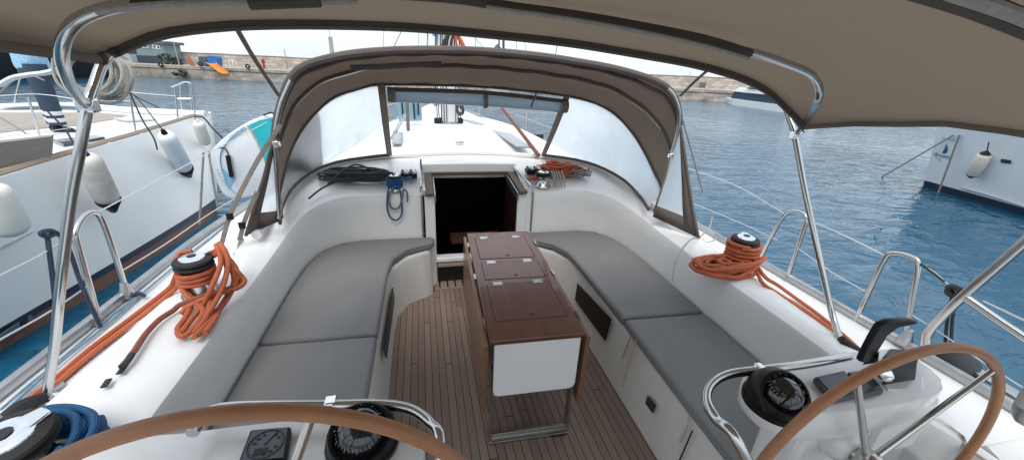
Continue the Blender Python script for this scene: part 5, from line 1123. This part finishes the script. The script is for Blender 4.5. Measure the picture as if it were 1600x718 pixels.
# ------------------------------------------------------------------ catamaran on the right
CT=thing('catamaran',(13.5,2,WL),'white catamaran with a blue sail emblem on its stern at the right','catamaran')
A=Z(1443,290,WL); Dn=Z(1600,336,WL); dirv=(Dn-A).normalized(); L_=11
T_=Y(1466,200,A.y); 
def hz(t,z,o=0): # point on hull side
    f_=(z-WL)/(T_.z-WL); base=A+dirv*t; return V((base.x+(T_.x-A.x)*f_+o*dirv.y*-1,base.y+(T_.y-A.y)*f_+o*dirv.x,z))
rows=[]
for z in(WL-.2,WL+.16,WL+.5,.2,.75,1.15,1.2):
    rows.append([hz(0,z)+V((2.2,.15,0)),hz(0,z)+V((.08,.06,0)),hz(0,z)]+[hz(t,z) for t in(.05,1,3,6,L_)]+[hz(L_,z)+V((2,0,0))])
obj('hull_side',b_grid(rows[1:]),CATW,CT,ang=40)
obj('boot_stripe',b_grid(rows[:2]),NAVYH,CT,ang=40)
b=B(); b.prism([hz(0,1.2)+V((2.2,.15,0)),hz(0,1.2),hz(L_,1.2),hz(L_,1.2)+V((2.2,0,0))],(0,0,.02)); obj('deck',b,CATW,CT,smooth=False)
b=B(); b.hexa([hz(2,1.21)+V((.5,0,0)),hz(L_-1,1.21)+V((.5,0,0)),hz(L_-1,1.21)+V((4,0,0)),hz(2,1.21)+V((4,0,0))],[hz(2.6,2.3)+V((.9,0,0)),hz(L_-1.5,2.3)+V((.9,0,0)),hz(L_-1.5,2.3)+V((4,0,0)),hz(2.6,2.3)+V((4,0,0))]); obj('coachroof',b,CATW,CT,smooth=False,bevel=.06)
nC=V((0,0,1)).cross(dirv).normalized()
if nC.x>0: nC=-nC
def onC(x,y,o=.012):
    p0=A; p1=A+dirv; p2=T_; n=(p1-p0).cross(p2-p0).normalized()
    if n.x>0: n=-n
    return PL(x,y,A+n*o,n)
b=B(); b.prism([onC(x,y) for x,y in((1564,248),(1580,250),(1580,256),(1564,254))],(-.02,0,0)); obj('portlight',b,GLASSD,CT,smooth=False,bevel=.01)
b=B(); b.tube([onC(x,y,.03) for x,y in((1503,293),(1550,306),(1600,322),(1640,334))],.03,6); obj('rubbing_strake',b,mat('pale_grey',(.45,.48,.52),.5),CT)
b=B(); b.prism([onC(x,y) for x,y in((1478.5,225),(1480.5,230),(1480,236),(1477.5,239.5),(1472,239),(1476,233))],(-.01,0,0)); lg=obj('sail_emblem',b,mat('emblem_blue',(.015,.10,.20),.5),CT,smooth=False)
c=onC(1471.5,243); ex=(onC(1480,245)-onC(1463,241)).normalized(); up_=(onC(1471,238)-onC(1471,246)); up_=(up_-ex*up_.dot(ex)).normalized(); zz=ex.cross(up_)
mwC=Matrix(((ex.x,up_.x,zz.x,c.x),(ex.y,up_.y,zz.y,c.y),(ex.z,up_.z,zz.z,c.z),(0,0,0,1)))
text('emblem_lettering','dream',.17,mat('emblem_grey',(.12,.20,.25),.5),CT,mwC)
c=onC(1481,217); mw2=mwC.copy(); mw2.translation=c; text('faint_name','sea wind',.10,mat('faint_grey',(.42,.45,.48),.5),CT,mw2)
b=B(); b.tube([onC(1462,246,.014),onC(1466,247,.014),onC(1470,251,.014)],.018,5,flat=.01); obj('emblem_wave',b,mat('emblem_grey2',(.2,.28,.33),.5),CT)
a=onC(1541,238,.17); c=onC(1517,276,.17); fr_=thing('hanging_fender',c,'white fender with dark ends on the catamaran at the right','fender')
ax=a-c; Lf=ax.length; r=.135*1.0
b=B(); b.lathe([(r*.2,0),(r*.7,Lf*.05),(r,Lf*.16),(r*1.0,Lf*.84),(r*.7,Lf*.95),(r*.2,Lf)],c,ax,28); obj('fender_body',b,mat('cream_fender',(.72,.66,.58),.5,c2=(.6,.52,.44),ns=3),fr_,ang=60)
b=B(); b.lathe([(r*.05,-Lf*.07),(r*.3,-Lf*.03),(r*.8,Lf*.07),(r*.85,Lf*.10)],c,ax,20); obj('end_cap',b,BLACK,fr_)
b=B(); b.lathe([(r*.75,Lf*.94),(r*.3,Lf*1.03),(r*.1,Lf*1.08)],c,ax,20); obj('end_cap',b,BLACK,fr_)
b=B(); b.tube([c+ax*1.05,onC(1545,222,.1)],.015,6,sm=False); obj('lanyard',b,BLK,fr_)
b=B(); b.cyl(onC(1499,211,.05),V(Z(1466,301,WL)),.025,6); tag(obj('mooring_line',b,mat('line_dark',(.22,.20,.18),.8)),'grey line from the catamaran deck straight down to the water','rope')
b=B(); e_=Z(1378,276,WL); b.cyl(onC(1490,211,.05),e_,.02,6); tag(obj('mooring_line',b,mat('line_dark2',(.30,.30,.30),.8)),'thin mooring line slanting left from the catamaran into open water','rope')
# ------------------------------------------------------------------ QUAY, BREAKWATER, far things
qa=Z(210,118.5,WL); qb=Z(1170,160,WL); qd=(qb-qa); qd.z=0; qd.normalize(); qn=V((-qd.y,qd.x,0))
if qn.y<0: qn=-qn
def Q(t,z,back=0): p=qa+qd*t+qn*back; return V((p.x,p.y,z))
Lq=(qb-qa).length; QT=.62
b=B(); NQ=160
ts=[-70+ (Lq+190)*i/NQ for i in range(NQ+1)]
rr2=random.Random(3); j=[(rr2.uniform(-.12,.12),rr2.uniform(-.06,.06)) for _ in ts]
b.grid([[Q(t,WL-.5,0) for t in ts],[Q(t,WL+.3,.05+j[i][0]) for i,t in enumerate(ts)],[Q(t,QT-.35,.12+j[i][0]*.6) for i,t in enumerate(ts)],[Q(t,QT-.3,.02) for t in ts],[Q(t,QT,.04) for t in ts],[Q(t,QT+.01,12) for t in ts]])
def stonify(m,sc,mort,w=1.0,h=.45):
    nt=m.node_tree; b_=nt.nodes['Principled BSDF']; src=b_.inputs['Base Color'].links[0].from_socket
    tc=nn(nt,'ShaderNodeTexCoord'); mp=nn(nt,'ShaderNodeMapping'); mp.inputs['Rotation'].default_value=(PI/2,0,-math.atan2(qd.y,qd.x)); mp.vector_type='TEXTURE'
    mp.inputs['Rotation'].default_value=(PI/2,0,math.atan2(qd.y,qd.x)); nt.links.new(tc.outputs['Object'],mp.inputs[0])
    no=nn(nt,'ShaderNodeTexNoise'); no.inputs['Scale'].default_value=1.2; nt.links.new(mp.outputs[0],no.inputs['Vector'])
    ad=nn(nt,'ShaderNodeMix',data_type='VECTOR'); ad.inputs[0].default_value=.08; nt.links.new(mp.outputs[0],ad.inputs[4]); nt.links.new(no.outputs[1],ad.inputs[5])
    br=nn(nt,'ShaderNodeTexBrick'); br.inputs['Scale'].default_value=1; br.inputs['Brick Width'].default_value=w; br.inputs['Row Height'].default_value=h; br.inputs['Mortar Size'].default_value=.035; br.inputs['Color1'].default_value=(.72,.69,.66,1); br.inputs['Color2'].default_value=(1.12,1.06,1.0,1); br.inputs['Mortar'].default_value=(.68,.65,.6,1)
    nt.links.new(ad.outputs[1],br.inputs['Vector'])
    x=nn(nt,'ShaderNodeMix',data_type='RGBA',blend_type='MULTIPLY'); x.inputs[0].default_value=1; nt.links.new(src,x.inputs[6]); nt.links.new(br.outputs[0],x.inputs[7]); nt.links.new(x.outputs[2],b_.inputs['Base Color'])
stonify(STONE,1,0,1.3,.45); stonify(WSTONE,1,0,.8,.35)
struct('quay',b,STONE,org=Q(0,WL),smooth=False)
b=B(); tsw=ts; hj=[rr2.uniform(-.04,.04) for _ in ts]
b.grid([[Q(t,QT,9) for t in ts],[Q(t,2.15+hj[i],9.1) for i,t in enumerate(ts)],[Q(t,2.2+hj[i],9.0) for i,t in enumerate(ts)],[Q(t,2.25+hj[i],9.8) for i,t in enumerate(ts)],[Q(t,QT,9.8) for t in ts]])
tag(obj('breakwater_wall',b,WSTONE,org=Q(0,QT,9),smooth=False),'long pale stone breakwater wall behind the quay','wall')
def atq(x,y,back=1.0,z=QT):
    # point on the quay at screen column x
    n=qn; return PL(x,y,qa+qn*back,n)
def qx(x,back): # ground point at screen column x on the quay top, "back" metres behind the edge
    lo=PL(x,100,qa+qn*back,qn); return V((lo.x,lo.y,QT+.01))
def qp(x,y,back): return PL(x,y,qa+qn*back,qn)
# building
bd=thing('harbour_office',qx(225,6),'grey two storey harbour office with white windows on the quay','building')
def qbox(name,x0,y0,x1,y1,back,dep,m,par,dz=0,bev=0):
    a=qp(x0,y0,back); c=qp(x1,y1,back); zl=min(a.z,c.z); b=B()
    pts=[V((a.x,a.y,zl)),V((c.x,c.y,zl)),V((c.x,c.y,zl))+qn*dep,V((a.x,a.y,zl))+qn*dep]; b.prism(pts,(0,0,abs(a.z-c.z))); return obj(name,b,m,par,smooth=False,bevel=bev)
qbox('wall',207,97,253,66,6,3,GRP,bd); qbox('wall',188,99,208,68,6.3,3,CATW if False else mat('office_pale',(.38,.40,.41),.7),bd); rf_=qbox('roof',204,66.5,255,64.5,5.8,3.6,mat('roof_dark',(.10,.12,.14),.6),bd)
for x0,x1,y0,y1 in((213,221,68,74),(223,230,69,75),(239,243,70,76),(245,249,71,77)):
    f_=qbox('window',x0,y1,x1,y0,5.93,.05,WPR,bd); qbox('pane',x0+1.2,y1-1.2,x1-1.2,y0+1.2,5.90,.03,GLASSD,f_)
qbox('lower_wall',216,98,250,88,5.9,.2,mat('lower_dark',(.03,.045,.055),.7),bd); qbox('glass_porch',199,84,209,66,6.0,.2,GLASSD,bd); b=B(); b.cyl(qp(246,60,7),qp(246,42,7),.04,6); obj('aerial',b,ALU,bd)
def lamp(x,y0,y1,back,label,head=True,r=.07,m=ALU):
    g=qx(x,back); t=qp(x,y1,back); root=thing('lamp_post',g,label,'lamp post'); b=B(); b.cyl(g,V((g.x,g.y,t.z)),r,8,r1=r*.7); obj('post',b,m,root)
    if head: b=B(); b.box(V((g.x-.35,g.y,t.z)),(.8,.2,.12)); obj('lamp_head',b,m,root,bevel=.03)
    return g,t,root
lamp(280,96,66,3,'lamp post with a short arm beside the dark bushes'); lamp(448,100,77,8,'short lamp post standing on the breakwater right of the orange ramp',False,.08)
g,t,root=lamp(521,80,36,8,'tall pale lamp post rising above the left of the sprayhood',False,.06); b=B(); b.cyl(V((g.x,g.y,QT)),V((g.x,g.y,qp(521,58,8).z)),.32,12,r1=.26); obj('thick_base',b,CONC,root); 
g,t,root=lamp(1082,125,112,8,'small pole on the breakwater right of the sprayhood',False,.05)
# plants
def bush(x0,x1,ybot,ytop,back,label,n=260):
    a=qp(x0,ybot,back); c=qp(x1,ytop,back); b=B(); r=random.Random(int(x0))
    for _ in range(n):
        t=r.random(); h=r.random()**.8; top=(.55+.45*math.sin(PI*(t*.8+.1)+math.sin(t*9)*.3)); p=V((a.x+(c.x-a.x)*t,a.y+(c.y-a.y)*t+r.uniform(-.6,.6),QT+(c.z-QT)*h*top)); d=V((r.uniform(-1,1),r.uniform(-1,1),r.uniform(-.3,1))).normalized()*r.uniform(.12,.28); e=d.cross(V((r.random(),r.random(),r.random()))).normalized()*.10
        b.f(*[b.bm.verts.new(q_) for q_ in(p-e,p+d*.5,p+e,p-d*.5)])
    g_=V(((a.x+c.x)/2,(a.y+c.y)/2,QT)); root=thing('bush',g_,label,'bush'); obj('foliage',b,LEAF,root,smooth=False); b=B(); b.cyl(g_,g_+V((0,0,.8)),.06,6); obj('stem',b,TEAK,root)
bush(251,268,97,84,4,'dark bush beside the harbour office'); bush(266,281,97,89,4,'lower dark bush left of the lamp post',180)
def bin_(x0,x1,y0,y1,m,label):
    a=qp(x0,y1,3); c=qp(x1,y1,3); t=qp(x0,y0,3); root=thing('waste_container',V(((a.x+c.x)/2,(a.y+c.y)/2,QT)),label,'container'); h=t.z-QT; v=(c-a); v.z=0; A0=V((a.x,a.y,QT)); b=B()
    b.hexa([A0+v*.06,A0+v*.94,A0+v*.94+qn*.9,A0+v*.06+qn*.9],[A0+V((0,0,h*.8)),A0+v+V((0,0,h*.8)),A0+v+qn*1.1+V((0,0,h*.8)),A0+qn*1.1+V((0,0,h*.8))]); obj('bin_body',b,m,root,smooth=False,bevel=.04)
    b=B(); b.hexa([A0-v*.03+V((0,0,h*.8)),A0+v*1.03+V((0,0,h*.8)),A0+v*1.03+qn*1.15+V((0,0,h*.8)),A0-v*.03+qn*1.15+V((0,0,h*.8))],[A0+v*.08+V((0,0,h)),A0+v*.92+V((0,0,h)),A0+v*.92+qn*1+V((0,0,h)),A0+v*.08+qn*1+V((0,0,h))]); obj('lid',b,m,root,smooth=False,bevel=.03)
    b=B()
    for k in(.15,.85): b.lathe([(.1,-.05),(.1,.05)],A0+v*k+V((0,0,.08)),ax=tuple(qd),seg=10)
    obj('wheel',b,RUB,root)
bin_(324,340,87,97,BLP,'bright blue waste container on the quay'); bin_(311,323,88,97,mat('slate_bin',(.06,.10,.13),.6),'slate grey waste container left of the blue one')
# orange slide/ramp and orange board
rp_=thing('orange_ramp',qp(342,110,-.2),'orange ramp leaning from the quay edge down to the water','ramp')
a=qp(331,101,-.3); c=qp(352,117,-1.2); b=B(); sd=qd*.5; b.hexa([a-sd,a+sd,c+sd,c-sd],[p+V((0,-.1,.12)) for p in(a-sd,a+sd,c+sd,c-sd)]); obj('ramp_deck',b,OGP,rp_,smooth=False)
for s_ in(-1,1): b=B(); b.cyl(a+sd*s_+V((0,-.1,.2)),c+sd*s_+V((0,-.1,.2)),.07,6); obj('side_rail',b,OGP,rp_)
b=B(); a=qp(294,89,2.5); c=qp(302,98,2.2); b.hexa([V((a.x,a.y,QT)),V((c.x,c.y,QT)),V((c.x,c.y+.3,QT)),V((a.x,a.y+.3,QT))],[V((a.x-.2,a.y,a.z)),V((c.x-.35,c.y,a.z+.1)),V((c.x-.35,c.y+.3,a.z+.1)),V((a.x-.2,a.y+.3,a.z))]); tag(obj('orange_barrier',b,mat('faded_orange',(.48,.14,.05),.7),smooth=False,bevel=.05),'faded orange barrier standing on the quay left of the containers','barrier')
hy=thing('fire_hydrant',qx(412,5),'small red hydrant against the breakwater wall','hydrant'); g=qx(412,5); b=B(); b.lathe([(.2,0),(.2,.1),(.14,.15),(.14,1.0),(.18,1.05),(.1,1.2)],g,seg=12); obj('barrel',b,RED,hy); b=B(); b.lathe([(.08,-.25),(.08,.25)],g+V((0,0,.8)),ax=tuple(qd),seg=8); obj('outlet',b,RED,hy)
b=B(); g1_=qx(352,1.2);g2_=qx(370,1.2)
for x in(352,358,364,370): g=qx(x,1.2); b.cyl(g,g+V((0,0,.8)),.025,6)
b.cyl(g1_+V((0,0,.8)),g2_+V((0,0,.8)),.025,6); tag(obj('quay_railing',b,CATW),'short white railing on the quay edge right of the containers','railing')
for x,y,l in((251,101,'below the harbour office'),(313,100,'below the containers'),(387,104,'right of the orange ramp')):
    p=qp(x,y,-.15); b=B(); b.tube([p+qd*math.cos(a)*.2+V((0,0,math.sin(a)*.2)) for a in [i*2*PI/16 for i in range(16)]],.09,8,closed=True,k=1); tag(obj('tyre_fender',b,RUB),'black tyre fender on the quay face '+l,'tyre','tyres hung on the quay face')
b=B(); p=qp(284,116,-.1); r=random.Random(5)
for k in range(7): 
    q_=p+qd*r.uniform(-.6,.6)+V((0,-.3,r.uniform(-.1,.5))); b.lathe([(.1,-.2),(.32,-.08),(.28,.12),(.1,.22)],q_,ax=(r.random(),r.random(),1),seg=7)
tag(obj('boulder_pile',b,mat('wet_rock',(.06,.055,.05),.6),smooth=False),'dark wet boulders at the foot of the quay below the orange barrier','rock')
gp=thing('breakwater_gate',qx(1098,8.8),'green grey metal door in the breakwater wall at the right','door'); qbox('door_panel',1092,140,1103,129,8.85,.12,mat('green_metal',(.10,.14,.12),.6,c2=(.07,.10,.09),ns=3),gp); qbox('door_frame',1091,141,1092.2,128,8.8,.1,CONC,gp)
qbox('door_frame',1102.8,141,1104,128,8.8,.1,CONC,gp)
# dark moored hull on the far left, behind the person
bk=thing('black_workboat',Z(150,124,WL),'black hulled boat moored at the far left beyond the person','boat')
P0=Z(-60,124,WL); P1=Z(206,121,WL); v=P1-P0; v.z=0; b=B(); rows=[]
for z,o,e in((WL-.1,0,-1.6),(WL+.5,-.15,-.9),(WL+1.3,-.35,-.5),(WL+2.2,-.5,-.1)):
    zz_=z; n=V((-v.normalized().y,v.normalized().x,0)); 
    rows.append([P0+V((0,0,z-WL))-n*(-o) ,P0.lerp(P1,.6)+V((0,0,z-WL))+n*o,P0.lerp(P1,.85)+V((0,0,z-WL))+n*(o+.2),P1+v.normalized()*(e)+V((0,0,z-WL))+n*1.2,P1+v.normalized()*(e-.8)+V((0,0,z-WL))+n*3,P0.lerp(P1,.5)+V((0,0,z-WL))+n*4,P0+V((0,0,z-WL))+n*4])
b.grid([smoothpts(r_,True,3) for r_ in rows],True); nb=len(smoothpts(rows[0],True,3)); b.bm.verts.ensure_lookup_table(); b.f(*b.bm.verts[-nb:]); obj('hull',b,mat('black_hull',(.012,.012,.014),.35),bk,ang=60)
b=B(); p=P0.lerp(P1,.80)+V((0,1.5,2.2)); b.hexa([p+V((-2.5,-.8,-.4)),p+V((1.2,-.8,-.4)),p+V((1.2,1,-.4)),p+V((-2.5,1,-.4))],[p+V((-2.2,-.6,.55)),p+V((.2,-.6,.55)),p+V((.2,.8,.55)),p+V((-2.2,.8,.55))]); obj('wheelhouse',b,GLASSD,bk,smooth=False,bevel=.05)
b=B(); p=P0.lerp(P1,.9)+V((-1.2,.4,1.6)); b.lathe([(.6,-.15),(.6,.15)],p,ax=(0,-1,.3),seg=16); obj('deck_tyre',b,RUB,bk)
# motor boat right
mb=thing('motor_boat',Z(1205,168,WL),'white motor boat with dark windows moored at the right end of the quay','motor boat')
m0=Z(1160,162,WL); m1=Z(1246,174,WL); v=m1-m0; v.z=0; ln=v.length; v.normalize(); n=V((-v.y,v.x,0)); 
if n.y<0: n=-n
def mq(t,o,z): return m0+v*(t*ln)+n*o+V((0,0,z))
rows=[]
for z,s0 in((-.1,.06),(.25,.02),(.55,-.02),(.62,-.03)): rows.append([mq(s0,1.6,z),mq(s0+.1,.5,z),mq(.35,0,z),mq(.7,0,z),mq(1.3,0,z),mq(1.3,3.2,z),mq(.35,3.2,z),mq(s0+.1,2.7,z)])
b=B(); b.grid(rows,True); b.bm.verts.ensure_lookup_table(); b.f(*b.bm.verts[-8:]); obj('hull',b,CATW,mb,smooth=False)
b=B(); b.hexa([mq(.06,1.2,.62),mq(.12,.5,.62),mq(1.25,.4,.62),mq(1.25,2.8,.62),mq(.1,2.2,.62)],[mq(.09,1.2,1.35),mq(.15,.6,1.35),mq(1.25,.5,1.35),mq(1.25,2.7,1.35),mq(.13,2.1,1.35)]); obj('side_windows',b,mat('navy_panel',(.02,.045,.08),.6,spec=.2),mb,smooth=False)
b=B(); b.hexa([mq(.05,1.1,1.36),mq(.12,.4,1.36),mq(1.28,.3,1.36),mq(1.28,2.9,1.36),mq(.1,2.2,1.36)],[mq(.14,1.1,1.85),mq(.2,.6,1.85),mq(1.28,.5,1.9),mq(1.28,2.7,1.9),mq(.2,2.1,1.85)]); obj('deck_house',b,CATW,mb,smooth=False,bevel=.08)
b=B(); b.hexa([mq(.42,.7,1.86),mq(1.2,.6,1.86),mq(1.2,2.6,1.86),mq(.42,2.5,1.86)],[mq(.62,.9,2.35),mq(1.2,.8,2.35),mq(1.2,2.4,2.35),mq(.62,2.3,2.35)]); obj('windscreen',b,GLASSD,mb,smooth=False)
b=B(); b.hexa([mq(.40,.6,2.3),mq(1.25,.5,2.3),mq(1.25,2.7,2.3),mq(.40,2.6,2.3)],[mq(.55,.7,2.5),mq(1.25,.6,2.6),mq(1.25,2.6,2.6),mq(.55,2.5,2.5)]); obj('flybridge_roof',b,CATW,mb,smooth=False,bevel=.05)
for t in(.28,.75): b=B(); b.lathe([(.12,-.3),(.14,0),(.12,.3)],mq(t,-.15,1.0),seg=10); obj('dark_fender',b,BLACK,mb)

# ------------------------------------------------------------------ own foredeck rails
for sd_,nm in((-1,'port'),(1,'starboard')):
    tops=[]
    for k,(x,y,z) in enumerate(((1.60,4.7,.75),(1.23,6.2,.84),(.74,8.2,.95),(.30,9.7,1.05))):
        root=thing('stanchion',(sd_*x,y,z),nm+' foredeck stanchion, '+('first','second','third','last')[k]+' one ahead of the sprayhood','stanchion','foredeck stanchions'); b=B(); b.cyl((sd_*x,y,z),(sd_*x,y,z+.6),.0125,8); obj('post',b,STEEL,root); b=B(); b.lathe([(.03,0),(.03,.02),(.017,.05)],(sd_*x,y,z),seg=10); obj('base',b,ALU,root); tops.append(V((sd_*x,y,z)))
    for h,l in((.58,'upper'),(.30,'lower')):
        b=B(); b.tube([p+V((0,0,h)) for p in tops],.003,5,sm=False); tag(obj('lifeline',b,WIRE),l+' foredeck lifeline on the '+nm+' side','lifeline')
bp=thing('bow_pulpit',(0,10.2,1.06),'steel bow pulpit at the tip of the foredeck beyond the mast','pulpit')
b=B(); b.tube([(-.30,9.7,1.65),(-.2,10.2,1.68),(0,10.45,1.70),(.2,10.2,1.68),(.30,9.7,1.65)],.0125,8); obj('top_rail',b,STEEL,bp)
for x in(-.12,.12): b=B(); b.cyl((x,10.2,1.05),(x*1.3,10.25,1.68),.0125,8); obj('pulpit_leg',b,STEEL,bp)
b=B(); b.box((-.02,9.7,1.10),(.22,.3,.14)); tag(obj('anchor_windlass',b,BLACK,smooth=False,bevel=.04),'small dark windlass near the bow','windlass')
